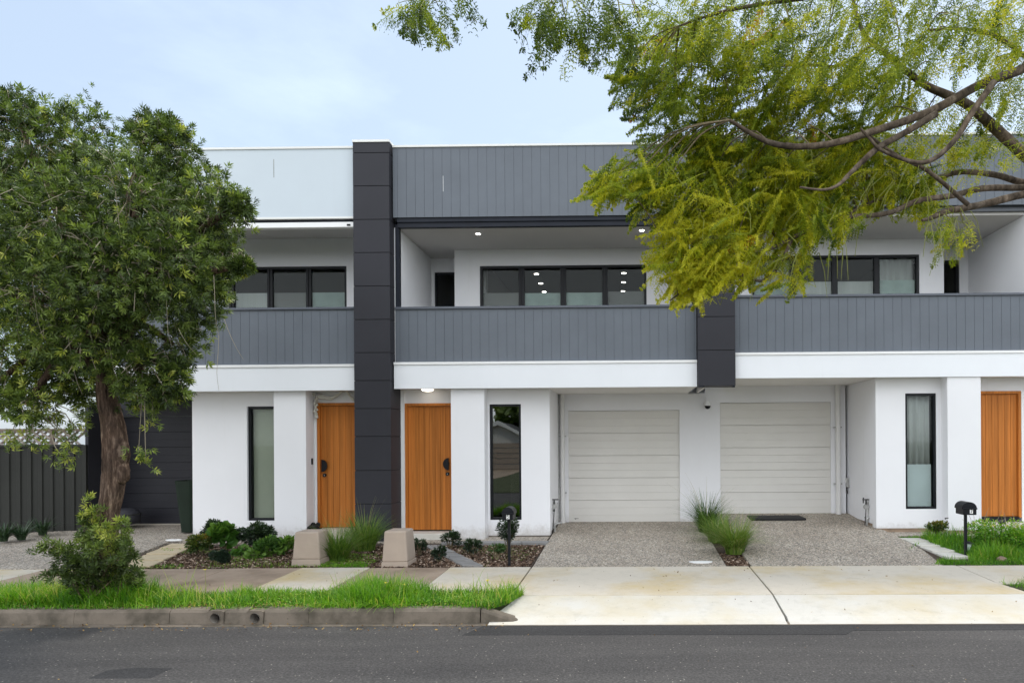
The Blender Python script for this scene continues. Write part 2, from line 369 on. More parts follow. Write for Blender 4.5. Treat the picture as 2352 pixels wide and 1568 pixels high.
# ---- numpy foliage: quads from a template, many instances
def rotmats(d, roll):
    """frames whose x axis is d (N,3); roll about d"""
    d = d/np.linalg.norm(d, axis=1, keepdims=True)
    ref = np.tile(np.array([0,0,1.]), (len(d), 1)); bad = np.abs(d[:,2]) > .97; ref[bad] = [1,0,0]
    s = np.cross(ref, d); s /= np.linalg.norm(s, axis=1, keepdims=True); n = np.cross(d, s)
    c, q = np.cos(roll)[:,None], np.sin(roll)[:,None]
    return np.stack([d, s*c+n*q, n*c-s*q], axis=2)     # columns x (along), y (side), z (normal)
def instance(tpl, pos, d, roll, scale):
    """tpl (Q,4,3) -> (N*Q,4,3)"""
    Rm = rotmats(d, roll); t = tpl.reshape(-1, 3)
    p = np.einsum('nij,kj->nki', Rm, t)*np.asarray(scale)[:,None,None]+pos[:,None,:]
    return p.reshape(-1, 4, 3)
def quads_obj(name, quads, tint, mat, parent=None):
    quads = np.asarray(quads, dtype=np.float32); n = len(quads)
    me = bpy.data.meshes.new(name); me.vertices.add(n*4); me.loops.add(n*4); me.polygons.add(n)
    off = np.array(world_loc(parent), dtype=np.float32) if parent else np.zeros(3, dtype=np.float32)
    me.vertices.foreach_set('co', quads.reshape(-1)); me.loops.foreach_set('vertex_index', np.arange(n*4, dtype=np.int32))
    me.polygons.foreach_set('loop_start', np.arange(0, n*4, 4, dtype=np.int32))
    at_ = me.attributes.new('tint', 'FLOAT', 'FACE'); at_.data.foreach_set('value', np.asarray(tint, dtype=np.float32))
    me.update(calc_edges=True); me.materials.append(mat)
    o = bpy.data.objects.new(name, me); C.objects.link(o)
    if parent: o.parent = parent; o.location = Vector((0,0,0))-world_loc(parent)
    return o
def rdir(n, up=0., out=None):
    d = rng.normal(size=(n,3)); d /= np.linalg.norm(d, axis=1, keepdims=True); d[:,2] += up
    if out is not None: d += out
    return d/np.linalg.norm(d, axis=1, keepdims=True)
# leaf: lance shape in two quads folded along the midrib, x from 0 to 1
def lance(wd=.13, fold=.05, droop=.12):
    a = [0,0,0]; m1 = [.35,0,-fold]; m2 = [.72,0,-fold-droop*.4]; t = [1,0,-droop]
    l1 = [.35, wd, 0]; r1 = [.35,-wd,0]; l2=[.72,wd*.8,-droop*.4]; r2=[.72,-wd*.8,-droop*.4]
    return np.array([[a,r1,m1,l1],[m1,r1,r2,m2],[m1,m2,l2,l1],[m2,r2,t,l2]])
LANCE = lance()
# rosette: n leaves splayed round the tip direction x
def rosette(n=10, spread=.9, leaf=LANCE, two=True):
    d = []; 
    for k in range(n):
        a = 2*math.pi*(k*.382); tilt = spread*(.35+.75*k/n)
        d.append([math.cos(tilt), math.sin(tilt)*math.cos(a), math.sin(tilt)*math.sin(a)])
    d = np.array(d); pos = np.stack([np.linspace(.35,-.25,n), np.zeros(n), np.zeros(n)], axis=1)
    return instance(leaf, pos, d, rng.uniform(-.6,.6,n)+np.pi/2*0, rng.uniform(.8,1.1,n))
SIMPLE = np.array([[[0,0,0],[.45,-.14,.03],[1,0,-.08],[.45,.14,.03]]])
# ================================================================== SETTING
YK = 7.50                        # kerb face
def zfoot(x, y): return .135+(y-8.2)*.022 if y < 9.95 else .173
b = MB(); b.prism([(-700,-500),(700,-500),(700,900),(-700,900)], -.9, -.12); struct(b.build('ground', M['ground']))
b = MB(); b.prism([(-60,-1.2),(60,-1.2),(60,YK+.3),(-60,YK+.3)], -.11, lambda x, y: 0.0 if y > 5 else .02)
struct(b.build('road', M['asphalt']))
b = MB(); b.prism([(ax(1072,7.3),7.06),(ax(1930,7.2),7.04),(ax(1955,7.2),7.19),(9,7.22),(9,YK-.08),(ax(1108,7.4),YK-.08)], .001, .0045)
struct(b.build('road_patch', M['asphalt_new']))
p1 = at(185,1568,6.0); b = MB()
b.prism([(ax(90,5.3),5.2),(ax(250,5.3),5.2),(ax(330,5.72),5.70),(ax(392,6.03),6.04),(ax(300,6.03),6.06),(ax(240,5.98),5.98),(ax(185,5.71),5.70)], .001, .0045)
struct(b.build('road_patch', M['asphalt_new']))
b = MB(); b.prism([(ax(480,6.6),6.62),(ax(560,6.7),6.6),(ax(668,6.75),6.74),(ax(665,6.75),6.68),(ax(600,6.6),6.55)], .001, .003)
# gutter strip: concrete lip at the foot of the kerb
b = MB(); b.prism([(-40,YK-.09),(14,YK-.09),(14,YK+.02),(-40,YK+.02)], -.02, lambda x, y: .006 if y < YK-.05 else .012); struct(b.build('gutter', M['concrete_kerb']))
# kerb, in segments with open joints; ramps down at the crossover
def kprof(z): return [(YK,-.02),(YK+.02,z-.03),(YK+.045,z),(YK+.15,z+.006),(YK+.15,-.02)]
joints = [-30,-26,-22,-18,-14,-11.4,-8.6,ax(165,YK),ax(385,YK)-.0,ax(705,YK),ax(900,YK),ax(1100,YK)]
b = MB()
outl = [ax(492,YK), ax(583,YK)]
for i in range(len(joints)-1):
    gp_ = .005 if i in (7,10) else .0006; a, c = joints[i]+.0006, joints[i+1]-gp_
    cuts = [a]+[q for x in outl if a < x < c for q in (x-.095, x+.095)]+[c]
    for k in range(0, len(cuts), 2): b.xprof(kprof(.16), cuts[k], cuts[k+1])
xr0, xr1 = ax(1100,YK), ax(1185,YK)
n = 5
vs = []
for x, z in ((xr0+.006,.16),(xr1,.035)): vs += [(x, y, zz) for y, zz in kprof(z)]
b.add(vs, [(0,1,2,3,4),(9,8,7,6,5)]+[(i,5+i,5+(i+1) % 5,(i+1) % 5) for i in range(5)])
struct(b.build('kerb', M['concrete_kerb'], bev=.004))
# stormwater outlets cast into the kerb
for k, x in enumerate(outl):
    t = thing('stormwater_outlet', (x,YK,0), ['left stormwater pipe outlet in the kerb face, clean edged mortar','right stormwater pipe outlet in the kerb face, broken mortar beside it'][k], 'drain outlet', 'stormwater outlets in the kerb')
    b = MB(); rr = .056; zc = .075; K = 20
    # surround block with round hole
    sq = []; ci = []
    for j in range(K):
        a = 2*math.pi*j/K; q = 1/max(abs(math.cos(a)), abs(math.sin(a)))
        sq.append((x+.092*q*math.cos(a), zc+.0+min(.079,max(-.079,.092*q*math.sin(a))))); ci.append((x+rr*math.cos(a), zc+rr*math.sin(a)))
    vs = [(px, YK-.004, pz) for px, pz in sq]+[(px, YK-.004, pz) for px, pz in ci]+[(px, YK+.16, pz) for px, pz in ci]+[(px, YK+.13, pz) for px, pz in sq]
    fs = []
    for j in range(K):
        q = (j+1) % K; fs += [(j,q,K+q,K+j),(K+j,K+q,2*K+q,2*K+j),(j,3*K+j,3*K+q,q)]
    b.add(vs, fs); b.build('surround', M['concrete_kerb'], t)
    b = MB(); b.tube([(x,YK-.012,zc),(x,YK+.14,zc)], rr-.003, 20, cap=False); b.build('pipe', M['plinth'], t)
    b = MB(); b.cyl((x,YK+.135,zc),(x,YK+.138,zc), rr-.004, n=20); b.build('pipe_end', M['gap_dark'], t)
# verge soil
def zv(x, y): return .150+max(0,.004)
b = MB(); b.prism([(-40,YK+.15),(ax(1118,7.7),YK+.15),(ax(1190,8.25),8.26),(-40,8.26)], -.05, lambda x, y: .158 if y < 8 else .142); struct(b.build('verge', M['verge_soil']))
b = MB(); b.prism([(5.9,7.66),(40,7.66),(40,8.78),(4.62,8.76),(4.95,8.2)], -.05, lambda x, y: .150); struct(b.build('verge', M['verge_soil']))
# footpath slabs (x ranges at the back line Y 9.93)
def slab(name, pts, mat, dz=0):
    b = MB(); b.prism(pts, -.05, lambda x, y: zfoot(x, y)+dz); return struct(b.build(name, mat, bev=.006))
YB = 9.93
xs = [(-16,-10.9,'concrete_new',0),(-10.88,-8.62,'concrete_cream',0),(-8.60,-7.23,'concrete_old',.004),(-7.215,-5.93,'concrete_old',0),(-5.90,-4.84,'concrete_old',.006),(-4.83,-3.83,'concrete_cream',.01),(-3.82,-2.66,'concrete_old',.004),(-2.65,-1.475,'concrete_cream',.008)]
for a, c, m, dz in xs: slab('footpath_slab', [(a,8.262),(c,8.262),(c,YB),(a,YB)], M[m], dz)
# crossover: footpath part and apron part, with open joints
xj = [-1.455, 1.70, 4.68]
slab('crossover', [(xj[0],8.266),(xj[1]-.010,8.266),(xj[1]-.010,YB),(xj[0],YB)], M['concrete_cream'], .006)
slab('crossover', [(xj[1]+.010,8.9),(xj[1]+.010,8.27),(4.80,8.27),(xj[2],8.9),(xj[2],YB),(xj[1]+.010,YB)], M['concrete_cream'], .006)
slab('footpath_slab', [(4.70,8.78),(16,8.78),(16,YB),(4.70,YB)], M['concrete_cream'], .002)
def apron(x0a, x1a, x0b, x1b, mat):
    b = MB(); rows = [(8.26,.138),(7.72,.062),(7.60,.05),(7.52,.020),(7.43,.009)]
    vs = []; fs = []
    for k, (y, z) in enumerate(rows):
        t = min(1,max(0,(8.26-y)/.66)); vs += [(x0a+(x0b-x0a)*t, y, z), (x1a+(x1b-x1a)*t, y, z)]
    n = len(rows)
    vs += [(v[0], v[1], -.05) for v in vs]
    for k in range(n-1):
        a = 2*k; fs += [(a,a+1,a+3,a+2),(a+2*n,a+2*n+2,a+2*n+3,a+2*n+1),(a,a+2,a+2+2*n,a+2*n),(a+1,a+1+2*n,a+3+2*n,a+3)]
    fs += [(0,2*n,2*n+1,1),(2*n-2,2*n-1,4*n-1,4*n-2)]
    b.add(vs, fs); return struct(b.build('crossover', mat, bev=.003))
apron(ax(1192,8.25), xj[1]-.010, ax(1125,7.6), xj[1]-.014, M['concrete_new'])
apron(xj[1]+.010, 4.80, xj[1]+.014, 5.85, M['concrete_new'])
# driveways
def zdrive(l, r=None): return lambda x, y: .178+(y-YB)*(l-.178)/4.2
b = MB(); b.prism([(-1.45,YB+.004),(1.372,YB+.004),(1.40,14.4),(-1.50,14.4)], -.05, zdrive(.335)); struct(b.build('driveway', M['aggregate'], bev=.006))
b = MB(); b.prism([(1.735,YB+.004),(4.50,YB+.004),(4.62,10.9),(4.60,11.97),(4.56,12.55),(4.55,14.4),(1.70,14.4)], -.05, zdrive(.49)); struct(b.build('driveway', M['aggregate'], bev=.006))
b = MB(); b.prism([(-16,YB+.004),(-7.85,YB+.004),(-8.25,12.0),(-7.2,12.0),(-7.2,12.75),(-8.3,12.75),(-8.3,14.4),(-12.6,14.4),(-12.6,13.0),(-16,12.2)], -.05, zdrive(.335)); struct(b.build('driveway', M['aggregate']))
# strips of ground at the foot of the houses
b = MB(); b.prism([(-7.195,11.98),(-4.9,11.98),(-4.9,12.75),(-7.195,12.75)], -.05, .262); struct(b.build('path', M['aggregate']))
b = MB(); b.prism([(-4.895,11.98),(-1.52,11.98),(-1.52,12.75),(-4.895,12.75)], -.05, .246); struct(b.build('path', M['aggregate']))
b = MB(); b.prism([(4.565,11.98),(9.5,11.98),(9.5,12.75),(4.565,12.75)], -.05, .315); struct(b.build('path', M['aggregate']))
# garden beds
def bed(pts, z): 
    b = MB(); b.prism(pts, -.05, z); return struct(b.build('garden_bed', M['soil']))
bed([(-7.82,YB+.004),(-1.47,YB+.004),(-1.49,11.975),(-8.2,11.975)], lambda x, y: .165+(y-YB)*.03)
bed([(1.376,YB+.004),(1.731,YB+.004),(1.70,14.0),(1.40,14.0)], lambda x, y: .165+(y-YB)*.03)
bed([(4.42,YB+.004),(16,YB+.004),(16,11.975),(4.54,11.975)], lambda x, y: .165+(y-YB)*.06)
bed([(-16,12.25),(-12.62,13.05),(-12.62,14.4),(-16,14.4)], .21)
# paver paths
def pavers(name, c0, c1, wid, n, mat, z0, z1, gap=.012):
    """row of n pavers from c0 to c1"""
    c0 = Vector(c0); c1 = Vector(c1); b = MB()
    for k in range(n):
        p = c0+(c1-c0)*(k/n); q = c0+(c1-c0)*((k+1)/n); 
        pts = [(p.x-wid/2,p.y+gap),(p.x+wid/2,p.y+gap),(q.x+wid/2,q.y),(q.x-wid/2,q.y)]
        z = z0+(z1-z0)*(k+.5)/n+random.uniform(-.004,.004); b.prism(pts, .1, z)
    return struct(b.build(name, mat, bev=.004))
pavers('paver_path', (-2.33,YB+.02), (-3.45,11.72), .30, 5, M['tile_grey'], .198, .25)
b = MB()
for k in range(4): b.box(-3.30+k*.465, -3.30+k*.465+.455, 11.74, 11.965, .12, .268)
struct(b.build('path_edging', M['tile_grey'], bev=.004))
pavers('paver_path', (-7.36,YB+.03), (-7.85,11.9), .50, 4, M['tile_sand'], .196, .262)
pavers('paver_path', (4.92,10.35), (4.81,11.95), .36, 4, M['tile_pale'], .225, .30)

# ================================================================== TOWNHOUSES
YC, YF, YBAL, YBLK, YD = 12.10, 12.22, 12.31, 12.32, 12.66
YW = {3:12.62, 5:12.62, 7:12.50}
YG, YUP, YNK = 14.12, 13.80, 14.45
c1l, c1r = ax(813,YC,800), ax(895,YC,600)
c2l, c2r = ax(1603.5,YC,780), ax(1689,YC,780)
U = {3:dict(x0=ax(126,YF,870), x1=c1l-.004, px=660), 5:dict(x0=ax(904,YF,700), x1=ax(1601,YF,860), px=1250), 7:dict(x0=c2r+.004, x1=8.0, px=2020)}
Z = {}
for u, fb, ft, rt, fl in ((3,897,838,706,None),(5,890,830,702,None),(7,866,808,675,None)):
    p = U[u]['px']; Z[u] = dict(fb=az(fb,YF,p), ft=az(ft+5,YF,p), rail=az(rt,YBAL,p))
Z[3].update(top=az(338,YF,p:=660), cb=az(499,YF,660)); Z[5].update(top=az(331,YF,1200), cb=az(496,YF,1250)); Z[7].update(top=az(304,YF,2300), cb=az(470,YF,2300))
ceil = {3:az(548,YUP,700), 5:az(572,YUP,1250), 7:az(549,YUP,2050)}
FLOOR = {3:.27, 5:.25, 7:.36}
roots = {}
roots[3] = thing('townhouse', (-7.4,12.6,0), 'left townhouse with charcoal side garage and pale flat parapet panel, behind the bushy tree', 'house')
roots[5] = thing('townhouse', (-1.5,12.6,0), 'middle townhouse with tall dark window, lit door lamp and garage left of the security camera', 'house')
roots[7] = thing('townhouse', (4.8,12.6,0), 'right townhouse behind the feathery tree, half frosted tall window and orange door', 'house')

def boards(parent, name, x0, x1, z0, z1, Y, pitch, first, th=.03):
    b = MB(); b.box(x0, x1, Y+.007, Y+.05, z0, z1); o = None
    g = MB(); x = first
    while x > x0: x -= pitch
    while x < x1:
        a, c = max(x+.0022, x0), min(x+pitch-.0022, x1)
        if c-a > .01: g.box(a, c, Y, Y+.0065, z0, z1)
        x += pitch
    o = g.build(name, M['clad_grey'], parent, bev=.001)
    bk = b.build('backing', M['clad_cap'], o)
    return o
def part(parent, name, mat, *bx, bev=0):
    b = MB()
    for q in bx: b.box(*q)
    return b.build(name, mat, parent, bev=bev)

def window(parent, x0, x1, z0, z1, Y, panes=1, t=.05, mull=.11, glass='glass', blinds=()):
    """black framed window; pane rectangles are sub-parts"""
    b = MB(); frame_mb(b, x0, x1, z0, z1, Y, Y+.09, t)
    wv = (x1-x0-2*t-(panes-1)*mull)/panes; cells = []
    for k in range(panes):
        a = x0+t+k*(wv+mull); cells.append((a, a+wv))
        if k < panes-1:
            b.box(a+wv, a+wv+mull*.45, Y+.004, Y+.085, z0+t, z1-t); b.box(a+wv+mull*.45, a+wv+mull, Y+.02, Y+.085, z0+t, z1-t)
    f = b.build('window', M['black_metal'], parent, bev=.002)
    for a, c in cells: part(f, 'pane', M[glass], (a,c,Y+.045,Y+.051,z0+t,z1-t))
    for kind, fx0, fx1, fz0, fz1, mat, dy in blinds:
        xa = x0+t+(x1-x0-2*t)*fx0; xc = x0+t+(x1-x0-2*t)*fx1
        za = z0+t+(z1-z0-2*t)*fz0; zc = z0+t+(z1-z0-2*t)*fz1
        if kind == 'curtain':
            g = MB(); n = int((xc-xa)/.012); vs = []; 
            for i in range(n+1):
                xx = xa+(xc-xa)*i/n; yy = Y+dy+.018*math.sin(i*.62)+.008*math.sin(i*.23+1)
                vs += [(xx,yy,za),(xx,yy,zc),]
            g.add(vs, [(2*i,2*i+2,2*i+3,2*i+1) for i in range(n)], True)
            o = g.build('curtain', M[mat], f); so_ = o.modifiers.new('solid','SOLIDIFY'); so_.thickness = .003
        else: part(f, kind, M[mat], (xa,xc,Y+dy,Y+dy+.004,za,zc))
    return f
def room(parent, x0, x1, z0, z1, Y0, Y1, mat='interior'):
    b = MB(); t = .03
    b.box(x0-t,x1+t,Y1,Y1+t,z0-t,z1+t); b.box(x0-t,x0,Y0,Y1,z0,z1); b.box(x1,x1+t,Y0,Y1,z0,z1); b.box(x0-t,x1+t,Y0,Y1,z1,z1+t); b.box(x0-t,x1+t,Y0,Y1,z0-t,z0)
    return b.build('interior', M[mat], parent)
def downlight(parent, x, Y, z, r=.045):
    b = MB(); b.tube([(x,Y,z-.004),(x,Y,z+.004)], [r+.012, r+.012], 20); o = b.build('downlight', M['trim_white'], parent)
    b = MB(); b.cyl((x,Y,z-.007),(x,Y,z-.0045), r, n=20); b.build('lamp', M['lamp'], o); return o
def door(parent, x0, x1, z0, z1, Y, side, hz, kz, thr=False):
    fw = .05
    b = MB(); b.box(x0-fw,x0,Y-.03,Y+.09,z0,z1+fw); b.box(x1,x1+fw,Y-.03,Y+.09,z0,z1+fw); b.box(x0,x1,Y-.03,Y+.09,z1,z1+fw)
    # leaf in vertical boards with fine grooves
    d = MB(); n = 8; wv = (x1-x0)/n
    for k in range(n): d.box(x0+k*wv+.0025, x0+(k+1)*wv-.0025, Y+.02, Y+.03, z0+.02, z1-.004)
    d.box(x0+.002, x1-.002, Y+.0305, Y+.06, z0+.02, z1-.004)
    o = d.build('door', M['wood'], parent, bev=.0015); b.build('door_frame', M['wood'], o, bev=.002)
    xe = x0+.035 if side < 0 else x1-.035
    h = MB(); K = 14; pts = [(xe, hz-.115), *[(xe-side*.105*math.sin(math.pi*k/K), hz-.115*math.cos(math.pi*k/K)) for k in range(1,K)], (xe, hz+.115)]
    h.yprof(pts, Y-.045, Y-.02); h.box(min(xe,xe-side*.03), max(xe,xe-side*.03), Y-.02, Y+.02, hz-.03, hz+.03)
    h.build('handle', M['black_metal'], o, bev=.002)
    l = MB(); xk = xe-side*.035; l.cyl((xk,Y-.0,kz),(xk,Y+.02,kz), .034, n=20); lk = l.build('lock', M['black_metal'], o)
    l = MB(); l.box(xk-.006, xk+.006, Y-.004, Y-.0005, kz-.016, kz+.012); l.build('keyhole', M['steel'], lk)
    return o
def garage_door(parent, x0, x1, z0, z1, Y, n, mat, sub=3):
    hgt = (z1-z0)/n; b = MB()
    for k in range(n):
        za, zb = z0+k*hgt, z0+(k+1)*hgt-.008; ribs = sub
        hh = (zb-za)/ribs
        for j in range(ribs): b.box(x0, x1, Y, Y+.03, za+j*hh, za+(j+1)*hh-(.0013 if j < ribs-1 else 0))
    b.box(x0, x1, Y+.0305, Y+.04, z0, z1)
    return b.build('garage_door', mat, parent, bev=.0012)

# ---------------- common: balconies, fascias, parapets
for u in (3,5,7):
    r, q, z = roots[u], U[u], Z[u]; x0, x1 = q['x0'], q['x1']; YWu = YW[u]
    part(r, 'fascia', M['fascia_white'], (x0,x1,YF,YF+.08,z['fb'],z['ft']))
    part(r, 'fascia_flashing', M['trim_white'], (x0-.002,x1+.002,YF-.018,YF+.10,z['ft'],z['ft']+.045), bev=.003)
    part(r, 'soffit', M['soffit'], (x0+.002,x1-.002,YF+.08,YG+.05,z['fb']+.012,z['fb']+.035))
    bl = boards(r, 'balustrade', x0, x1, z['ft']+.045, z['rail']-.045, YBAL, .1615, ax(920,YBAL)+.003)
    b = MB(); K = 8
    b.xprof([(YBAL-.03,z['rail']-.045),(YBAL-.03,z['rail']-.015),(YBAL-.015,z['rail']),(YBAL+.11,z['rail']),(YBAL+.125,z['rail']-.015),(YBAL+.125,z['rail']-.045)], x0, x1)
    b.build('handrail', M['clad_cap'], bl, bev=.003)
    # balcony floor, ceiling, upper back wall
    part(r, 'balcony_floor', M['soffit'], (x0,x1,YBAL+.05,YNK,z['ft']-.05,z['ft']+.02))
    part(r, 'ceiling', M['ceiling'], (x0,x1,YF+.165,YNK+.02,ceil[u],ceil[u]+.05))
    part(r, 'roof', M['capping'], (x0,x1,YF+.1,20,z['top']-.25,z['top']-.2))
    top = z['top']
    if u == 3: part(r, 'parapet', M['parapet_white'], (x0,x1,YF,YF+.1,z['cb'],top-.04))
    else: boards(r, 'parapet', x0, x1, z['cb'], top-.04, YF-.0, .1615, ax(920,YBAL)+.003)
    part(r, 'parapet_capping', M['capping'], (x0-.0,x1+.0,YF-.02,YF+.25,top-.04,top), bev=.003)
    part(r, 'parapet_lining', M['trim_white' if u == 3 else 'clad_cap'], (x0,x1,YF+.1,YF+.16,ceil[u]+.052,top-.045))

# ---------------- columns
def column(parent, name, l, r, zb, zt, joints, y1, label=None):
    b = MB(); zz = [zb]+sorted(joints)+[zt]
    for k in range(len(zz)-1):
        a, c = zz[k]+(.005 if k else 0), zz[k+1]-(.005 if k < len(zz)-2 else 0)
        b.box(l, r, YC, y1, a, c)
    o = b.build(name, M['panel_dark'], parent, bev=.003)
    g = MB(); g.box(l+.012, r-.012, YC+.012, y1-.01, zb+.01, zt-.01); g.build('panel_joint', M['gap_dark'], o)
    g = MB(); g.box(l-.01, r+.012, YC-.015, y1+.02, zt+.001, zt+.045); g.build('capping', M['capping'], o, bev=.003)
    return o
jy = [351,427,504,580,657,733.6,809.6,873.7,938,1002,1080,1156.8]
jz = [az(y,YC,855) for y in jy]
column(roots[5], 'column', c1l, c1r, .24, az(327,YC,855), jz, YD-.012)
jy2 = [804,727,650,573,496,419,342]
column(roots[5], 'column', c2l, c2r, az(885,YC,1646), az(311,YC,1646), [az(y,YC,1646) for y in jy2], YD-.1)
part(roots[5], 'bracket', M['blind_dark'], (c2l+.005,c2l+.11,YC+.01,YC+.12,az(885,YC,1646)-.02,az(885,YC,1646)-.001)); part(roots[5], 'bracket', M['blind_dark'], (c2r-.05,c2r-.006,YC+.01,YC+.12,az(885,YC,1646)-.03,az(885,YC,1646)-.001))

# ---------------- townhouse 3 (left)
r, z, q = roots[3], Z[3], U[3]; fl = .30
xw0 = ax(442,YW[3],1060); xb0, xb1 = ax(629.5,YBLK,1060), ax(703,YBLK,1060)
xdl = ax(729,YD,1060); 
wx0, wx1 = ax(570,YW[3]+.04,1060), ax(570,YW[3]+.04,1060)+.62
wz0, wz1 = az(1195,YW[3]+.04,600), az(933,YW[3]+.04,600)
zt = z['fb']+.01
o = wall(xw0, xb0+.3, fl, zt, YW[3], YW[3]+.2, [(wx0,wx1,wz0,wz1)]).build('wall', M['render_white'], r)
part(r, 'wall', M['render_white'], (xw0,xw0+.2,YW[3]+.201,YG,fl,zt))
part(r, 'wall', M['render_white'], (xb0,xb1,YBLK,YD+.2,fl-.03,zt))
part(r, 'plinth', M['plinth'], (xw0+.02,xb0+.3,YW[3]+.03,YW[3]+.2,.2,fl-.001),(xb0+.02,xb1-.02,YBLK+.03,YD,.2,fl-.031))
w3 = window(r, wx0, wx1, wz0, wz1, YW[3]+.05, 1, .045, blinds=[('blind',0,1,0,1,'blind_olive',.10)])
zd0, zd1 = az(1213,YD,780), az(931,YD,780)
xd1 = xdl+.05+.92
b = wall(xb1, c1l+.3, fl-.03, zt, YD+.01, YD+.2, [(xdl,xd1+.05,fl-.03,zd1+.05)]); b.build('wall', M['render_white'], r)
part(r, 'door_trim', M['trim_white'], (xdl-.045,xdl-.001,YD-.02,YD+.02,fl,zd1+.05))
door(r, xdl+.05, xd1, zd0, zd1, YD+.02, -1, az(1069,YD,745), az(1091,YD,745))
part(r, 'doorstep', M['concrete_cream'], (xdl-.1,c1l-.01,YBLK+.05,YD+.05,.25,zd0+.01), bev=.004)
part(r, 'doorbell', M['black_metal'], (xb1,xb1+.018,YD-.14,YD-.10,az(1066,YD-.12,712),az(1052,YD-.12,712)))
# upper level
uz0 = z['ft']
ux0, ux1 = ax(440,YUP,650), ax(796,YUP,650)
o = wall(q['x0'], c1l+.02, uz0, ceil[3], YUP, YUP+.2, [(ux0,ux1,uz0+.2,az(612,YUP,650))]); o.build('wall', M['render_white'], r)
wu = window(r, ux0, ux1, uz0+.2, az(612,YUP,650), YUP+.02, 4, .05, .10, blinds=[('screen',.0,.24,0,.76,'curtain',.08),('screen',.26,.49,0,.76,'curtain',.09),('screen',.51,.745,0,.76,'interior_pale',.09),('screen',.76,1.,0,.76,'reflection_pale',.09)])  # lower panels imitate the sky reflected in the panes
part(r, 'party_wall', M['render_white'], (c1l-.0,c1l+.05,YC+.3,YUP,uz0,ceil[3]))
part(r, 'awning_box', M['trim_white'], (q['x0']+.2,c1l-.006,YF+.02,YF+.14,az(522,YF,700),az(509.5,YF,700)), bev=.01)
part(r, 'awning_shadow', M['blind_dark'], (q['x0']+.2,c1l-.006,YF+.05,YF+.12,az(509,YF,700),az(503,YF,700)))  # dark strip painted in as the shadow above the awning box
part(r, 'fascia_trim', M['capping'], (q['x0'],c1l-.004,YF-.01,YF+.12,az(503,YF,700),z['cb']-.001))
part(r, 'dirt_run', M['plinth'], (ax(628.4,YF,400),ax(629.6,YF,400),YF-.0012,YF-.0002,az(408,YF,629),az(366,YF,629)))
part(r, 'label_plate', M['black_metal'], (ax(796,YF,516),ax(804,YF,516),YF+.012,YF+.0195,az(518,YF,800),az(514,YF,800)))
part(r, 'wall', M['render_white'], (q['x0'],q['x0']+.2,YF+.17,20,az(918,YG,360),z['top']-.26))
# side garage: dark header, pier and door
gx0, gx1 = ax(262,YG,1060), xw0-.002
gz0, gz1 = az(1202,YG,360), az(956,YG,360)
garage_door(r, gx0, gx1, gz0, gz1, YG+.03, 7, M['garage_dark'], 2)
part(r, 'garage_header', M['panel_dark'], (ax(222,YG-.3,930),gx1,YG-.05,YG+.15,gz1+.004,z['fb']+.01))
part(r, 'garage_sill', M['concrete_cream'], (gx0,gx1,YG-.08,YG+.06,.3,gz0-.004))
part(r, 'garage_pier', M['panel_dark'], (ax(196,13.45,1060),gx0-.003,13.45,YG+.15,.28,az(930,13.45,240)))
room(r, xw0+.25, xb0+.3, fl, zt-.1, YW[3]+.25, YG+.5); room(r, q['x0']+.3, c1l, uz0, ceil[3]+.02, YUP+.21, YUP+2.5)

# ---------------- townhouse 5 (middle)
r, z, q = roots[5], Z[5], U[5]; fl = .27; zt = z['fb']+.01
xdl = ax(932,YD,1060); xd0 = xdl+.04
xb0, xb1 = ax(1036.5,YBLK,1060), ax(1113,YBLK,1060); xw1 = ax(1263,YW[5],1060)
zd0, zd1 = az(1219,YD,985), az(932,YD,985)
xd1 = xd0+.80
wall(c1r-.05, xb0+.2, fl, zt, YD+.01, YD+.2, [(xd0-.05,xd1+.05,fl,zd1+.05)]).build('wall', M['render_white'], r)
part(r, 'door_trim', M['trim_white'], (ax(922,YD,1060),xd0-.052,YD-.03,YD+.009,fl,zt))
door(r, xd0, xd1, zd0, zd1, YD+.02, 1, az(1065,YD,1025), az(1088,YD,1028)).location
# the visible edge of the door leaf is cut off by the wall block, so its handle sits just inside it
part(r, 'wall', M['render_white'], (xb0,xb1,YBLK,YD+.2,fl-.03,zt))
wx0, wx1 = ax(1125.5,YW[5]+.02,1060), ax(1197.5,YW[5]+.02,1060); wz0, wz1 = az(1193,YW[5]+.02,1160), az(928,YW[5]+.02,1160)
wall(xb1-.1, xw1, fl, zt, YW[5], YW[5]+.2, [(wx0,wx1,wz0,wz1)]).build('wall', M['render_white'], r)
part(r, 'wall', M['render_white'], (xw1-.2,xw1,YW[5]+.201,YG+.1,fl+.06,zt))
part(r, 'plinth', M['plinth'], (xb1,xw1-.015,YW[5]+.02,YW[5]+.2,.2,fl-.001),(xb0+.02,xb1-.02,YBLK+.03,YD,.2,fl-.031),(xw1-.19,xw1-.015,YW[5]+.2,YG,.2,fl+.059))
part(r, 'doorstep', M['tile_pale'], (ax(922,YD)-.0,xb0-.003,YBLK-.05,YD+.05,.24,zd0-.004), bev=.004)
w5 = window(r, wx0, wx1, wz0, wz1, YW[5]+.02, 1, .04, glass='glass_mirror', blinds=[('curtain',0,1,.91,1,'trim_white',.12),('screen',.5,1,0,.62,'interior_pale',.5)])
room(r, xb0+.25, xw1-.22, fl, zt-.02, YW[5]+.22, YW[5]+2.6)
# oyster lamp over the door
lx, lz = ax(981,YD-.25,893), Z[5]['fb']+.012
b = MB(); b.tube([(lx,YD-.22,lz-.012),(lx,YD-.22,lz)], [.115,.115], 28); o = b.build('ceiling_lamp', M['trim_white'], r)
b = MB(); K = 8; pts = [(lx,YD-.22,lz-.012-.04*math.sin(math.pi/2*k/K)) for k in range(K+1)]
b.tube(pts, [.108*math.cos(math.pi/2*k/K)+.002 for k in range(K+1)], 28); b.build('shade', M['lamp_soft'], o)
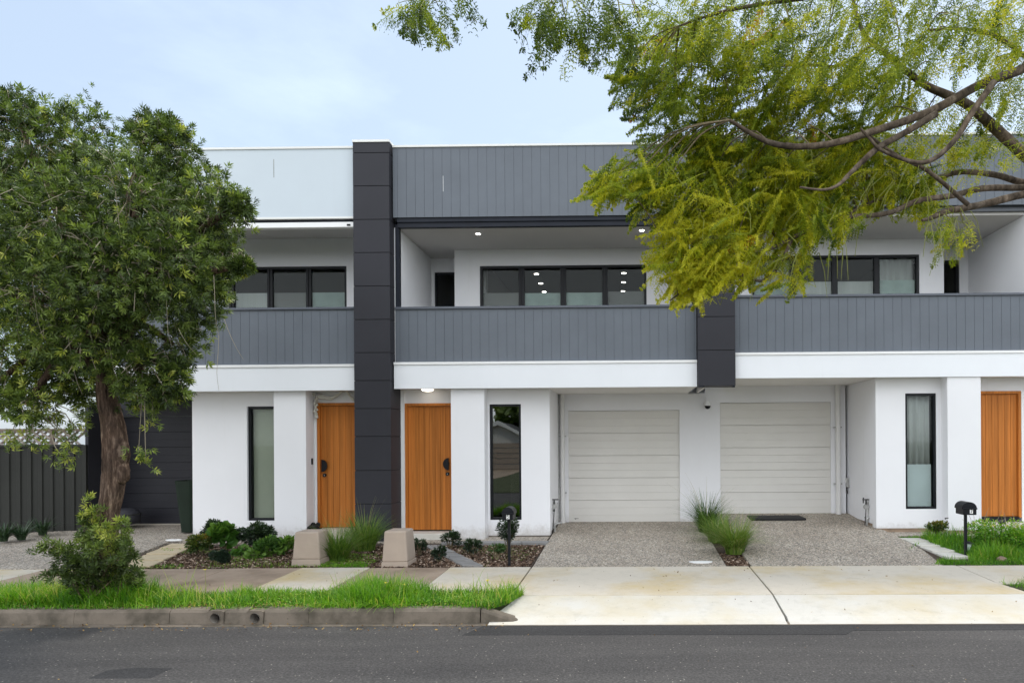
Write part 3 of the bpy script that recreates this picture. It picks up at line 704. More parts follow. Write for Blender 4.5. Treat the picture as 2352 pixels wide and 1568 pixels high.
# garages of 5 and 7, one recess with party pier
for u, (a, c, t_, bt) in {5:(1306,1561,942.5,1199), 7:(1654,1907.5,924,1181)}.items():
    a, c = ax(a,YG+.04,1060), ax(c,YG+.04,1060); pm = 1430 if u == 5 else 1780
    zg0, zg1 = az(bt,YG+.04,pm), az(t_,YG+.04,pm); xa, xc = (xw1-.1, 1.535) if u == 5 else (1.535, ax(1937,YG,1060)+.05)
    wall(xa, xc, zg0, Z[u]['fb']+.011, YG, YG+.2, [(a,c,zg0,zg1)]).build('wall', M['render_white'], roots[u])
    g = garage_door(roots[u], a, c, zg0+.004, zg1, YG+.04, 5, M['garage_cream'], 3)
    part(g, 'bottom_seal', M['rubber'], (a,c,YG+.04,YG+.07,zg0-.02,zg0+.0035))
    if u == 5: part(g, 'maker_mark', M['rubber'], (a+.11,a+.2,YG+.036,YG+.0395,zg0+.082,zg0+.09),(a+.125,a+.15,YG+.036,YG+.0395,zg0+.072,zg0+.0815))
def pipe(parent, x, Y, z0, z1, rr, mat, name='downpipe'):
    b = MB(); b.cyl((x,Y,z0),(x,Y,z1), rr, n=18); b.cyl((x,Y,z0),(x,Y,z0+.16), rr*1.13, n=18)
    o = b.build(name, mat, parent)
    for f in (.25,.68): part(o, 'bracket', M['steel'], (x-rr-.03, x+rr+.03, Y-.005, Y+rr+.02, z0+(z1-z0)*f-.012, z0+(z1-z0)*f+.012))
    return o
pipe(roots[5], ax(1292,YG-.09,1060), YG-.07, az(1207,YG-.07,1292), Z[5]['fb']+.01, .045, M['pipe_white'])
b = MB(); xk = ax(1283,YG-.03,1060); b.cyl((xk,YG-.03,az(1190,YG,1283)),(xk,YG-.03,Z[5]['fb']+.01), .018, n=10)
b.box(xk-.035, xk+.035, YG-.07, YG-.001, az(1150,YG,1283), az(1117,YG,1283)); b.build('conduit', M['steel'], roots[5])
pipe(roots[7], ax(1926,YG-.09,1060), YG-.07, az(1186,YG-.07,1926), Z[7]['fb']+.01, .05, M['pipe_white'])
# bulkhead under the soffit between the two garages
part(roots[7], 'soffit_step', M['soffit'], (c2l+.16,c2l+.20,YF+.1,YG,Z[5]['fb']+.02,Z[7]['fb']+.02))
# upper level 5
uz0 = z['ft']; xl = ax(917,YF+.2,700)
xn = ax(1044,YUP,650); xr = q['x1']
ux0, ux1 = ax(1102,YUP,650), ax(1485,YUP,650); uzt = az(609,YUP,1290)
wall(xn, xr+.05, uz0, ceil[5], YUP, YUP+.2, [(ux0,ux1,uz0+.2,uzt)]).build('wall', M['render_white'], r)
part(r, 'wall', M['render_white'], (xn,xn+.2,YUP+.201,YNK,uz0,ceil[5]))
nx0 = ax(977,YNK,650); dx0 = ax(998,YNK,650)
wall(nx0-.2, xn+.5, uz0, ceil[5], YNK, YNK+.2, [(dx0,xn+.4,uz0,az(625,YNK,1020))]).build('wall', M['render_white'], r)
part(r, 'wall', M['render_white'], (xl-.12,xl-.002,YF+.12,YNK,uz0,ceil[5]))
# left splayed return so that its far end meets the nook
b = MB(); b.prism([(xl,YF+.125),(nx0,YNK),(nx0-.1,YNK),(xl-.001,YF+.6)], uz0, ceil[5]); b.build('wall', M['render_white'], r)
bd = MB(); frame_mb(bd, dx0, xn+.4, uz0, az(625,YNK,1020), YNK+.03, YNK+.1, .045); o = bd.build('balcony_door', M['black_metal'], r)
part(o, 'pane', M['glass'], (dx0+.045,xn+.355,YNK+.06,YNK+.066,uz0+.045,az(625,YNK,1020)-.045))
window(r, ux0, ux1, uz0+.2, uzt, YUP+.02, 4, .05, .115, blinds=[('screen',0,.235,0,.745,'interior_pale',.09),('screen',.255,.49,0,.74,'reflection_pale',.09),('screen',.51,.745,0,.74,'reflection_pale',.09),('screen',.765,1,0,.75,'interior_pale',.09)])  # panels paint the lighter sky reflection into the lower panes
rm = room(r, xn+.05, xr, uz0, ceil[5]-.02, YUP+.21, YUP+5.2); room(r, dx0-.1, xn+.42, uz0, ceil[5]-.02, YNK+.21, YNK+3.6, 'interior_pale')
part(r, 'blind_box', M['blind_dark'], (q['x0']+.06,xr-.0,YF+.06,YF+.16,az(517,YF,1200),az(502,YF,1200)),(q['x0']+.06,xr,YF+.03,YF+.09,az(506,YF,1200),az(497,YF,1200)+.01),)
for e_ in (q['x0']+.002, xr-.07): part(r, 'blind_post', M['blind_dark'], (e_,e_+.07,YF+.1,YF+.2,uz0,az(500,YF,1200)))
part(r, 'paint_run', M['trim_white'], (ax(1017.4,YF-.002,420),ax(1018.2,YF-.002,420),YF-.0012,YF-.0002,az(440,YF,1018),az(404,YF,1018)))
for px_, py_ in ((1098,535),(1474,531)):
    Y = YF+.55; Y = (ceil[5]-ZC)*F/(1015-py_); downlight(r, ax(px_,Y,py_), Y, ceil[5]-.004, .042)
for px_, py_ in ((1232,629),(1242,650.5),(1250,670),(1433,627),(1432,648),(1431,668.5)):
    zc_ = ceil[5]-.03; Y = (zc_-ZC)*F/(1015-py_); Y = min(Y, YUP+5.0)
    p = at(px_, py_, Y); downlight(r, p.x, p.y, p.z, .05)
# ---------------- townhouse 7 (right)
r, z, q = roots[7], Z[7], U[7]; fl = .385; zt = z['fb']+.01; Yw7 = YW[7]; Yb7 = Yw7-.32+.07
xw0 = ax(2012,Yw7,1060); xb0, xb1 = ax(2177,Yb7,1060), ax(2253.5,Yb7,1060)
wx0, wx1 = ax(2079,Yw7+.02,1060), ax(2150,Yw7+.02,1060); wz0, wz1 = az(1168,Yw7+.02,2115), az(903,Yw7+.02,2115)
wall(xw0, xb0+.1, fl, zt, Yw7, Yw7+.2, [(wx0,wx1,wz0,wz1)]).build('wall', M['render_white'], r)
part(r, 'wall', M['render_white'], (xw0,xw0+.2,Yw7+.201,YG+.1,fl+.06,zt))
part(r, 'wall', M['render_white'], (xb0,xb1,Yb7,YD+.2,fl-.01,zt))
part(r, 'plinth', M['plinth_tan'], (xw0+.015,xb0+.1,Yw7+.02,Yw7+.2,.2,fl-.001),(xw0+.015,xw0+.19,Yw7+.2,YG,.2,fl+.059),(xb0+.02,xb1-.02,Yb7+.02,YD,.2,fl-.011))
window(r, wx0, wx1, wz0, wz1, Yw7+.02, 1, .04, blinds=[('curtain',0,.93,.38,1,'curtain',.12),('screen',0,.96,0,.38,'frosted',.08),('screen',0,.97,0,1,'interior_pale',.2)])
xd0 = ax(2258,YD,1060); zd0, zd1 = az(1188,YD,2300), az(904,YD,2300); xd1 = ax(2339,YD,1060)-.0
wall(xb0, 8.0, fl, zt, YD+.01, YD+.2, [(xd1-.92-.05,xd1+.05,fl,zd1+.05)]).build('wall', M['render_white'], r)
door(r, xd1-.92, xd1, zd0, zd1, YD+.02, -1, az(1040,YD,2260), az(1062,YD,2260))
part(r, 'door_threshold', M['black_metal'], (xd1-.92,xd1,YD-.03,YD+.06,zd0-.07,zd0+.015))
part(r, 'door_trim', M['trim_white'], (xd1+.052,xd1+.10,YD-.02,YD+.009,fl,zd1+.05))
part(r, 'doorstep', M['tile_pale'], (xb1+.003,8.0,Yb7-.1,YD+.05,.25,zd0-.072), bev=.004)
room(r, xw0+.25, xb0+.2, fl, zt-.02, Yw7+.25, Yw7+2.5)
uz0 = z['ft']; xn = ax(2168,YUP,650); ux0, ux1 = ax(1727,YUP,650), ax(2112,YUP,650); uzt = az(586,YUP,1920)
wall(c2r-.3, xn, uz0, ceil[7], YUP, YUP+.2, [(ux0,ux1,uz0+.2,uzt)]).build('wall', M['render_white'], r)
part(r, 'wall', M['render_white'], (xn-.2,xn,YUP+.201,YNK,uz0,ceil[7]))
xs7 = ax(2224,YNK,650)
wall(xn-.6, 8.0, uz0, ceil[7], YNK, YNK+.2, [(xn-.5,ax(2204,YNK,650),uz0,az(597,YNK,2190))]).build('wall', M['render_white'], r)
part(r, 'party_wall', M['render_white'], (xs7,xs7+.2,YF+.12,YNK-.001,uz0,ceil[7])); part(r, 'party_wall', M['render_white'], (c2r-.02,c2r+.10,YC+.3,YUP-.001,uz0,ceil[7]))
bd = MB(); frame_mb(bd, xn-.5, ax(2204,YNK,650), uz0, az(597,YNK,2190), YNK+.03, YNK+.1, .06); o = bd.build('balcony_door', M['black_metal'], r)
part(o, 'pane', M['glass'], (xn-.44,ax(2204,YNK,650)-.06,YNK+.06,YNK+.066,uz0+.06,az(597,YNK,2190)-.06))
window(r, ux0, ux1, uz0+.2, uzt, YUP+.02, 4, .05, .115, blinds=[('curtain',0,.235,0,1,'curtain',.17),('curtain',.765,1,0,1,'curtain',.17),('screen',0,.235,0,.77,'reflection_pale',.10),('screen',.255,.49,0,.76,'curtain',.10),('screen',.51,.745,0,.76,'curtain',.10),('screen',.765,1,0,.77,'reflection_pale',.10)])  # curtains, then panels imitating the sky reflection low in the glass
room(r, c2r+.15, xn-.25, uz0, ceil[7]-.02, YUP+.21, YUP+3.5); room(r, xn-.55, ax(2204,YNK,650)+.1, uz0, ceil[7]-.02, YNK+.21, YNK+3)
part(r, 'wall', M['render_white'], (7.8,8.0,YF+.17,20,.3,z['top']-.26))
for u in (3,5,7): part(roots[u], 'wall', M['render_white'], (U[u]['x0'],min(U[u]['x1'],7.79)+(.7 if u < 7 else 0),19.8,19.99,.3,Z[u]['top']-.26))
# ================================================================== FENCE at the left
f0, f1 = at(-260,1100,12.6), at(196,1100,13.42)
fr = thing('steel_fence', (f1.x,f1.y,0), 'olive grey ribbed steel boundary fence running in from the left edge', 'fence')
d = (f1-f0); d.z = 0; Lf = d.length; d.normalize(); nn = Vector((d.y,-d.x,0)); zf0, zf1 = .2, az(1022,13.2,100)
def fp(s, o, z): p = f0+d*s+nn*o; return (p.x, p.y, z)
np_ = 3; pw = 2.36
posts = [Lf-k*pw for k in range(0,3)]
for k in range(2):
    s1, s0 = posts[k]-.035, posts[k+1]+.035; b = MB(); prof = []; s = s0
    while s < s1-.01:      # trapezoid ribs
        prof += [(s,0),(s+.10,0),(s+.115,.028),(s+.165,.028)]; s += .18
    prof.append((s1,0)); vs = []
    for a, o in prof: vs += [fp(min(a,s1),o,zf0+.02), fp(min(a,s1),o,zf1-.03)]
    b.add(vs, [(2*i,2*i+2,2*i+3,2*i+1) for i in range(len(prof)-1)]); o = b.build('panel', M['fence'], fr); m = o.modifiers.new('solid','SOLIDIFY'); m.thickness = .004
    b = MB(); vs = [fp(a,o,zz) for a in (s0,s1) for o, zz in ((-.03,zf1-.035),(.045,zf1-.035),(.045,zf1+.012),(-.03,zf1+.012))]
    b.add(vs, [(0,1,2,3),(7,6,5,4),(0,4,5,1),(1,5,6,2),(2,6,7,3),(3,7,4,0)]); b.build('top_rail', M['fence'], fr, bev=.003)
for s in posts:
    b = MB(); vs = [fp(s+a,o,zz) for zz in (zf0,zf1+.004) for a, o in ((-.034,-.02),(.034,-.02),(.034,.05),(-.034,.05))]
    b.add(vs, [(3,2,1,0),(4,5,6,7),(0,1,5,4),(1,2,6,5),(2,3,7,6),(3,0,4,7)]); b.build('post', M['fence'], fr, bev=.003)
lt = thing('lattice_screen', (f1.x,f1.y+.1,zf1), 'weathered timber lattice screen showing above the steel fence', 'screen')
b = MB(); bb_ = MB(); zl0, zl1 = zf1-.1, az(988,13.3,60); 
for k in range(34):
    s = Lf-.02-k*.13
    p, q_ = fp(s,-.10,zl0), fp(s-(zl1-zl0)*1.05,-.10,zl1); 
    p, q_ = Vector(p), Vector(q_); dd = d*.028; t = nn*.008
    b.add([p-dd-t,p+dd-t,q_+dd-t,q_-dd-t,p-dd+t,p+dd+t,q_+dd+t,q_-dd+t], [(0,3,2,1),(4,5,6,7),(0,1,5,4),(1,2,6,5),(2,3,7,6),(3,0,4,7)])
    p, q_ = Vector(fp(s-(zl1-zl0)*1.05,-.12,zl0)), Vector(fp(s,-.12,zl1))
    bb_.add([p-dd-t,p+dd-t,q_+dd-t,q_-dd-t,p-dd+t,p+dd+t,q_+dd+t,q_-dd+t], [(0,3,2,1),(4,5,6,7),(0,1,5,4),(1,2,6,5),(2,3,7,6),(3,0,4,7)])
b.build('slats', M['lattice'], lt); bb_.build('back_slats', M['timber_old'], lt)
b = MB(); vs = [fp(a,o,zz) for a in (0,Lf-.03) for o, zz in ((-.14,zl1-.02),(-.07,zl1-.02),(-.07,zl1+.03),(-.14,zl1+.03))]
b.add(vs, [(0,1,2,3),(7,6,5,4),(0,4,5,1),(1,5,6,2),(2,6,7,3),(3,7,4,0)]); b.build('top_beam', M['timber_old'], lt)
for s in (Lf-.6, Lf-2.66):
    b = MB(); vs = [fp(s+a,o,zz) for zz in (zf0,zl1-.021) for a, o in ((-.03,-.135),(.03,-.135),(.03,-.085),(-.03,-.085))]
    b.add(vs, [(3,2,1,0),(4,5,6,7),(0,1,5,4),(1,2,6,5),(2,3,7,6),(3,0,4,7)]); b.build('post', M['timber_old'], lt)
# overhead cable behind the fence
b = MB(); pa, pb = at(-60,862,19), at(330,905,24); K = 12
b.tube([pa.lerp(pb,k/K)-Vector((0,0,.25*math.sin(math.pi*k/K))) for k in range(K+1)], .014, 6)
tag(b.build('overhead_cable', M['rubber']), 'thin black overhead cable crossing the sky above the fence', 'cable')

# ================================================================== THINGS
def pedestal(px, base_y, Y, w_, h, dpt, label):
    p = at(px, base_y, Y); zb = p.z
    t = thing('service_cover', (p.x, p.y+dpt/2, zb), label, 'utility cover', 'beige service covers in the garden bed')
    x, y = p.x, p.y+dpt/2
    def frus(b, w0, d0, w1, d1, z0, z1):
        vs = [(x+sx*w_*w0/2, y+sy*dpt*d0/2, zb+z0) for sx, sy in ((-1,-1),(1,-1),(1,1),(-1,1))]+[(x+sx*w_*w1/2, y+sy*dpt*d1/2, zb+z1) for sx, sy in ((-1,-1),(1,-1),(1,1),(-1,1))]
        b.add(vs, [(3,2,1,0),(4,5,6,7),(0,1,5,4),(1,2,6,5),(2,3,7,6),(3,0,4,7)])
    b = MB(); frus(b, 1.0,1.0,.975,.975,-.05,h*.19); b.build('base', M['beige'], t, bev=.006)
    b = MB(); frus(b, .955,.955,.80,.86,h*.19-.002,h); b.build('cover', M['beige'], t, bev=.022)
    return t
pedestal(702,1299,10.05,.435,.50,.40,'beige service cover half hidden behind the ornamental grass, left of the two')
pedestal(906,1307,9.99,.40,.56,.42,'beige service cover standing clear of the grass, right of the two')

def letterbox(px, base_y, Y, bx0, bx1, top, bot, digit, label, dep=.25):
    p = at(px, base_y, Y); t = thing('letterbox', (p.x, p.y, p.z), label, 'letterbox', 'black letterboxes on posts')
    x0, x1 = at(bx0,(top+bot)/2,Y).x, at(bx1,(top+bot)/2,Y).x; z0, z1 = at(px,bot,Y).z, at(px,top,Y).z
    b = MB(); b.box(p.x-.018, p.x+.018, Y-.018, Y+.018, p.z-.08, z0); b.build('post', M['black_metal'], t)
    y0, y1 = Y-.12, Y-.12+dep; w_ = x1-x0; xc = (x0+x1)/2; zs = z0+(z1-z0)*.52
    b = MB(); b.box(x0, x1, y0, y1, z0, zs); body = b.build('body', M['black_metal'], t, bev=.004)
    K = 14; b = MB(); ov = .012
    pts = [(xc+(w_/2+ov)*math.cos(math.pi*k/K), zs+(z1-zs)*math.sin(math.pi*k/K)) for k in range(K+1)]
    b.yprof([(xc+w_/2+ov,zs-.015)]+pts+[(xc-w_/2-ov,zs-.015)], y0+.015, y1+.01, False); lid = b.build('lid', M['black_metal'], t, bev=.002)
    b = MB(); b.box(x0-.006, x1+.006, y0-.014, y0-.001, zs-.016, zs+.004); b.build('flap', M['black_metal'], t)
    # white number plate with the house number
    nz = z0+(zs-z0)*.56; xn = xc+w_*.10 if digit == 7 else xc+w_*.04; hw, hh = .023, .036; yn = y0-.004
    b = MB(); b.box(xn-hw, xn+hw, yn, y0-.0005, nz-hh, nz+hh); pl = b.build('number_plate', M['number_white'], t, bev=.003)
    b = MB(); s = .0085; yy0, yy1 = yn-.002, yn-.0003; a, h2 = .0145, .027
    if digit == 7:
        b.box(xn-a, xn+a, yy0, yy1, nz+h2-s, nz+h2)
        b.add([(xn+a-s,yy0,nz+h2-s),(xn+a,yy0,nz+h2-s),(xn-a*.1,yy0,nz-h2),(xn-a*.1-s,yy0,nz-h2)]+[(xn+a-s,yy1,nz+h2-s),(xn+a,yy1,nz+h2-s),(xn-a*.1,yy1,nz-h2),(xn-a*.1-s,yy1,nz-h2)], [(0,3,2,1),(4,5,6,7),(0,1,5,4),(1,2,6,5),(2,3,7,6),(3,0,4,7)])
    else:
        b.box(xn-a, xn+a, yy0, yy1, nz+h2-s, nz+h2); b.box(xn-a, xn-a+s*.8, yy0, yy1, nz+.003, nz+h2-s-.0003)
        b.box(xn-a, xn+a*.6, yy0, yy1, nz-.001, nz+.0028+s*.4); b.box(xn+a*.6+.0003, xn+a, yy0, yy1, nz-h2+s, nz-.001); b.box(xn-a, xn+a*.6, yy0, yy1, nz-h2, nz-h2+s*.9)
    b.build('number', M['rubber'], pl); return t
letterbox(1170,1300,10.02,1157,1181,1163,1192,5,'black letterbox numbered 5 on a post in the bark mulch bed')
letterbox(2218,1277,10.5,2204,2234,1151,1180,7,'black letterbox numbered 7 on a post in the weedy grass')

# security camera on the pier between the garages
p = at(1624,930,YG); t = thing('security_camera', (p.x,YG,p.z), 'white dome security camera fixed to the pier between the two garage doors', 'camera')
b = MB(); b.box(p.x-.04, p.x+.04, YG-.02, YG, p.z-.02, p.z+.10); b.box(p.x-.012, p.x+.012, YG-.07, YG-.02, p.z+.02, p.z+.05); b.cyl((p.x-.03,YG-.04,p.z+.10),(p.x-.03,YG-.04,p.z+.19), .006, n=8); b.build('bracket', M['trim_white'], t, bev=.003)
b = MB(); b.cyl((p.x,YG-.10,p.z-.02),(p.x,YG-.10,p.z+.07), .068, .055, 20); b.build('housing', M['trim_white'], t)
b = MB(); b.ball((p.x,YG-.10,p.z-.025), .060, .060, .062, 20, 12); b.build('lens_dome', M['black_metal'], t)
# door mat in front of the right garage
Ym0, Ym1 = 13.35, 13.95; b = MB(); x0 = (ax(1722,Ym0,1190)+ax(1717,Ym1,1190))/2; x1 = ax(1852,Ym0,1190)
b.box(ax(1726,Ym0,1190), x1, Ym0, Ym1, zdrive(.49)(0,13.6)-.01, zdrive(.49)(0,13.6)+.026)
tag(b.build('door_mat', M['rubber'], bev=.004), 'black rubber mat lying on the driveway before the right pale garage door', 'mat')
# white cover plate on the driveway of the middle house
p = at(1610,1292,10.18); b = MB(); pts = [(p.x+.17*math.cos(a)*(1+.12*math.sin(3*a)), 10.2+.07*math.sin(a)) for a in np.linspace(0,2*math.pi,16,endpoint=False)]
b.prism(pts, .17, zdrive(.335)(0,10.2)+.012); tag(b.build('cover_plate', M['number_white']), 'small white plate set in the driveway near the footpath', 'plate')
# dark green tall planter beside the left garage
p = at(429,1222,12.95); t = thing('tall_planter', (p.x,p.y,p.z), 'tall dark green tapered planter beside the charcoal garage door', 'planter')
b = MB(); z0, z1 = p.z, at(429,1103,12.95).z; K = 24
vs = []
for rr, zz in ((.115,z0),(.20,z1),(.205,z1),(.19,z1),(.19,z1-.05)):
    for j in range(K):
        a = 2*math.pi*j/K; q = (abs(math.cos(a))**5+abs(math.sin(a))**5)**(-1/5); vs.append((p.x+rr*q*math.cos(a), p.y+.1+rr*q*math.sin(a), zz))
b.add(vs, [(i*K+j,i*K+(j+1) % K,(i+1)*K+(j+1) % K,(i+1)*K+j) for i in range(4) for j in range(K)]+[tuple(range(K))[::-1]]); b.build('pot', M['planter'], t)
b = MB(); b.cyl((p.x,p.y+.1,z1-.06),(p.x,p.y+.1,z1-.045), .185, n=20); b.build('potting_soil', M['soil'], t)
# low dark tub behind the tree
p = at(352*.81,1203,13.6); t = thing('round_tub', (p.x,p.y,p.z), 'low rounded dark grey tub standing before the charcoal garage door', 'tub')
b = MB(); vs = []; pr = [(.17,0),(.24,.02),(.25,.20),(.22,.27),(.14,.31),(.0,.32)]
for rr, zz in pr: vs += [(p.x+rr*math.cos(a)*1.2, p.y+rr*math.sin(a), p.z+zz) for a in np.linspace(0,2*math.pi,20,endpoint=False)]
b.add(vs, [(i*20+j,i*20+(j+1) % 20,(i+1)*20+(j+1) % 20,(i+1)*20+j) for i in range(5) for j in range(20)], True); b.build('tub_body', M['panel_dark'], t)
b = MB(); b.tube([(p.x+.30*math.cos(a), p.y+.25*math.sin(a), p.z+.2) for a in np.linspace(0,2*math.pi,24)], .012, 6); b.build('rim', M['fence'], t)

# cloth garland over the left door
t = thing('cloth_garland', (ax(770,YD,920),YD-.05,az(930,YD,770)), 'crumpled off-white cloth draped over the left orange door', 'garland')
def P2(px, py, off=.04): q = at(px,py,YD-off); return q
def ribbon(name, pts, rad, rough=.3):
    b = MB(); dense = []
    for k in range(len(pts)-1):
        for i in range(4): dense.append(Vector(pts[k]).lerp(Vector(pts[k+1]), i/4))
    dense.append(Vector(pts[-1])); rr = np.interp(np.linspace(0,1,len(dense)), np.linspace(0,1,len(rad)), rad)
    b.tube(dense, list(rr), 9, rough=rough); return b.build(name, M['cloth'], t)
ribbon('swag', [P2(724,912),P2(735,911),P2(752,914),P2(766,912),P2(778,905),P2(788,897),P2(792,888)], [.02,.045,.03,.022,.02,.018,.022])
ribbon('swag', [P2(744,913,.07),P2(760,917,.07),P2(775,908,.07),P2(786,898,.07),P2(793,889,.07)], [.012,.02,.016,.014,.014])
ribbon('swag', [P2(792,888,.05),P2(797,898,.05),P2(803,908,.05),P2(811,917,.05),P2(822,921,.03)], [.022,.02,.02,.03,.02])
b = MB(); q = P2(792,889,.06); b.ball(q, .035, .03, .03, 10, 6, .4); q = P2(720,905,.06); b.ball(q, .03,.03,.04, 10, 6, .4)
b.build('knot', M['cloth'], t)
b = MB()
for k in range(16):
    q = P2(724.5+random.uniform(-3,3.5), 915+k*2.9, .06+random.uniform(0,.03)); b.ball(q, random.uniform(.018,.032), .03, random.uniform(.016,.034), 9, 6, .6)
b.build('gathered_end', M['cloth'], t)
# black shoes on the left doorstep
for k, (px, lab) in enumerate(((717,'black shoe on the left doorstep, left of the pair'),(728,'black shoe on the left doorstep, right of the pair'))):
    p = at(px,1216,YD-.2); t = thing('shoe', (p.x,p.y,p.z), lab, 'shoe', 'black shoes on the left doorstep'); zb = az(1213,YD,780)+.012
    b = MB(); b.ball((p.x,YD-.24,zb+.045), .045, .12, .042, 14, 8); b.ball((p.x,YD-.16,zb+.075), .04, .06, .05, 14, 8); b.build('upper', M['rubber'], t)
    b = MB(); b.yprof([(p.x-.042,zb),(p.x+.042,zb),(p.x+.046,zb+.018),(p.x-.046,zb+.018)], YD-.35, YD-.10); b.build('sole', M['rubber'], t, bev=.006)

# gas meter stand-pipes
def meter(px, py0, py1, Y, side, label):
    q = at(px,(py0+py1)/2,Y); zt = at(px,py0,Y).z; zb = at(px,py1,Y).z; x = q.x
    t = thing('water_meter', (x,Y,zb), label, 'meter', 'meters beside the garages')
    b = MB(); b.tube([(x+side*.05,Y,zt-.06),(x+side*.05,Y,zb+.20),(x+side*.05,Y-.01,zb+.17),(x+side*.07,Y-.03,zb+.17)], .013, 8); b.tube([(x,Y-.03,zb-.05),(x,Y-.03,zb+.12),(x,Y-.03,zb+.15),(x+side*.04,Y-.02,zb+.17),(x+side*.12,Y,zb+.18)], [.018,.018,.02,.02,.016], 10)
    b.cyl((x-.045,Y-.02,zb+.17),(x+.09,Y-.02,zb+.17), .014, n=10); b.cyl((x+side*.115,Y,zb+.18),(x+side*.13,Y,zb+.18), .035, n=14); b.build('pipework', M['steel'], t)
    b = MB(); b.box(x-.07, x+.07, Y-.03, Y+.02, zt-.015, zt+.005); b.cyl((x-.055,Y-.01,zt),(x-.055,Y-.01,zt+.035), .012, n=8); b.cyl((x-.06,Y-.01,zt-.07),(x-.06,Y-.01,zt), .012, n=8)
    b.cyl((x-.01,Y-.02,zt-.09),(x-.01,Y-.02,zt-.015), .022, .014, 10); b.cyl((x-.015,Y-.02,zb+.40),(x-.012,Y-.02,zt-.18), .022, n=10)
    b.tube([(x-.012,Y-.02,zb+.42),(x-.02,Y-.025,zb+.25),(x-.035,Y-.03,zb+.08),(x-.05,Y-.04,zb-.02)], .009, 7); b.build('valve', M['steel_dark'], t)
    b = MB(); b.cyl((x-.015,Y-.055,zt-.14),(x-.015,Y+.0,zt-.14), .046, n=20); dl = b.build('dial', M['steel'], t)
    return t
meter(1274.5,1146,1222,13.0,1,'small meter with round dial and pipes beside the left pale garage door')
meter(1990,1146,1208,12.9,1,'small meter with black valve beside the right white wall')
p = at(1943,1112,14.0); xe = ax(1941,13.95,1110)
t = thing('outlet_box', (p.x,p.y,p.z), 'small grey electrical box fixed to the side wall by the right garage', 'electrical box')
xw = ax(2012,YW[7],1060)
xe = xw; Ye = (xe*F)/(1946-1450)
b = MB(); b.box(xe-.05, xe-.001, Ye-.07, Ye+.07, az(1118,Ye,1943), az(1097,Ye,1943)); b.build('box_body', M['steel'], t, bev=.008)
b = MB(); b.box(xe-.058, xe-.0505, Ye-.05, Ye+.05, az(1108,Ye,1943), az(1100,Ye,1943)); b.build('lid', M['pipe_white'], t)
b = MB(); b.tube([(xe-.03,Ye,az(1118,Ye,1943)),(xe-.04,Ye-.02,az(1126,Ye,1943)),(xe-.03,Ye-.05,az(1132,Ye,1943)),(xe-.02,Ye+.02,az(1126,Ye,1943))], .009, 7); b.build('cable', M['steel_dark'], t)
# garden tap riser near the right wall block
p = at(2176,1212,12.1); t = thing('tap_riser', (p.x,p.y,p.z), 'thin pale garden tap riser standing against the right wall block', 'tap')
b = MB(); zt = at(2174,1190,12.1).z; b.cyl((p.x,p.y,p.z-.1),(p.x-.01,p.y,zt), .010, n=8); b.build('riser', M['pipe_white'], t)
b = MB(); b.box(p.x-.04, p.x+.015, p.y-.012, p.y+.012, zt, zt+.014); b.cyl((p.x-.035,p.y,zt-.02),(p.x-.035,p.y,zt+.005), .007, n=8); b.build('tap_head', M['steel_dark'], t)
# garden lantern leaning beside letterbox 7, and a second dark garden light at the step
def lantern(px, py0, py1, Y, tilt, label):
    zt, zb = at(px,py0,Y).z, at(px,py1,Y).z; x = at(px,(py0+py1)/2,Y).x; H = zt-zb
    t = thing('garden_lantern', (x,Y,zb), label, 'lantern')
    def tr(v): return (x+v[0]+tilt*v[2], Y+v[1], zb+v[2])
    b = MB(); rings = [(.055,H*.86),(.078,H*.80),(.05,H*.95),(.012,H)]
    vs = []
    for rr, zz in ((.0,H*.80),(.078,H*.80),(.07,H*.86),(.03,H*.94),(.03,H*.97),(.0,H)): vs += [tr((rr*math.cos(a), rr*math.sin(a), zz)) for a in np.linspace(0,2*math.pi,16,endpoint=False)]
    b.add(vs, [(i*16+j,i*16+(j+1) % 16,(i+1)*16+(j+1) % 16,(i+1)*16+j) for i in range(5) for j in range(16)], True); b.build('cap', M['black_metal'], t)
    b = MB(); vs = []
    for rr, zz in ((.03,H*.12),(.05,H*.5),(.058,H*.79)): vs += [tr((rr*math.cos(a), rr*math.sin(a), zz)) for a in np.linspace(0,2*math.pi,16,endpoint=False)]
    b.add(vs, [(i*16+j,i*16+(j+1) % 16,(i+1)*16+(j+1) % 16,(i+1)*16+j) for i in range(2) for j in range(16)], True); b.build('glass_shade', M['frosted'], t)
    b = MB()
    for a in np.linspace(0,2*math.pi,5)[:-1]+.5: b.tube([tr((.036*math.cos(a),.036*math.sin(a),H*.1)), tr((.057*math.cos(a),.057*math.sin(a),H*.5)), tr((.066*math.cos(a),.066*math.sin(a),H*.8))], .005, 6)
    b.tube([tr((0,0,H*.12)), tr((0,0,0)), tr((0,0,-.12))], [.036,.016,.006], 8); b.build('cage', M['black_metal'], t); return t
lantern(2221,1242,1268,10.8,.15,'black garden lantern leaning in the grass beside letterbox 7')
p = at(2300,1206,11.6); t = thing('garden_spotlight', (p.x,p.y,p.z), 'dark garden spotlight above the weeds before the right doorstep', 'garden light')
b = MB(); b.cyl((p.x-.05,p.y,p.z+.05),(p.x+.05,p.y-.03,p.z+.07), .035, .045, 14); b.build('head', M['steel_dark'], t); b = MB(); b.cyl((p.x,p.y,p.z-.28),(p.x,p.y,p.z+.05), .01, n=8); b.build('stake', M['steel_dark'], t)
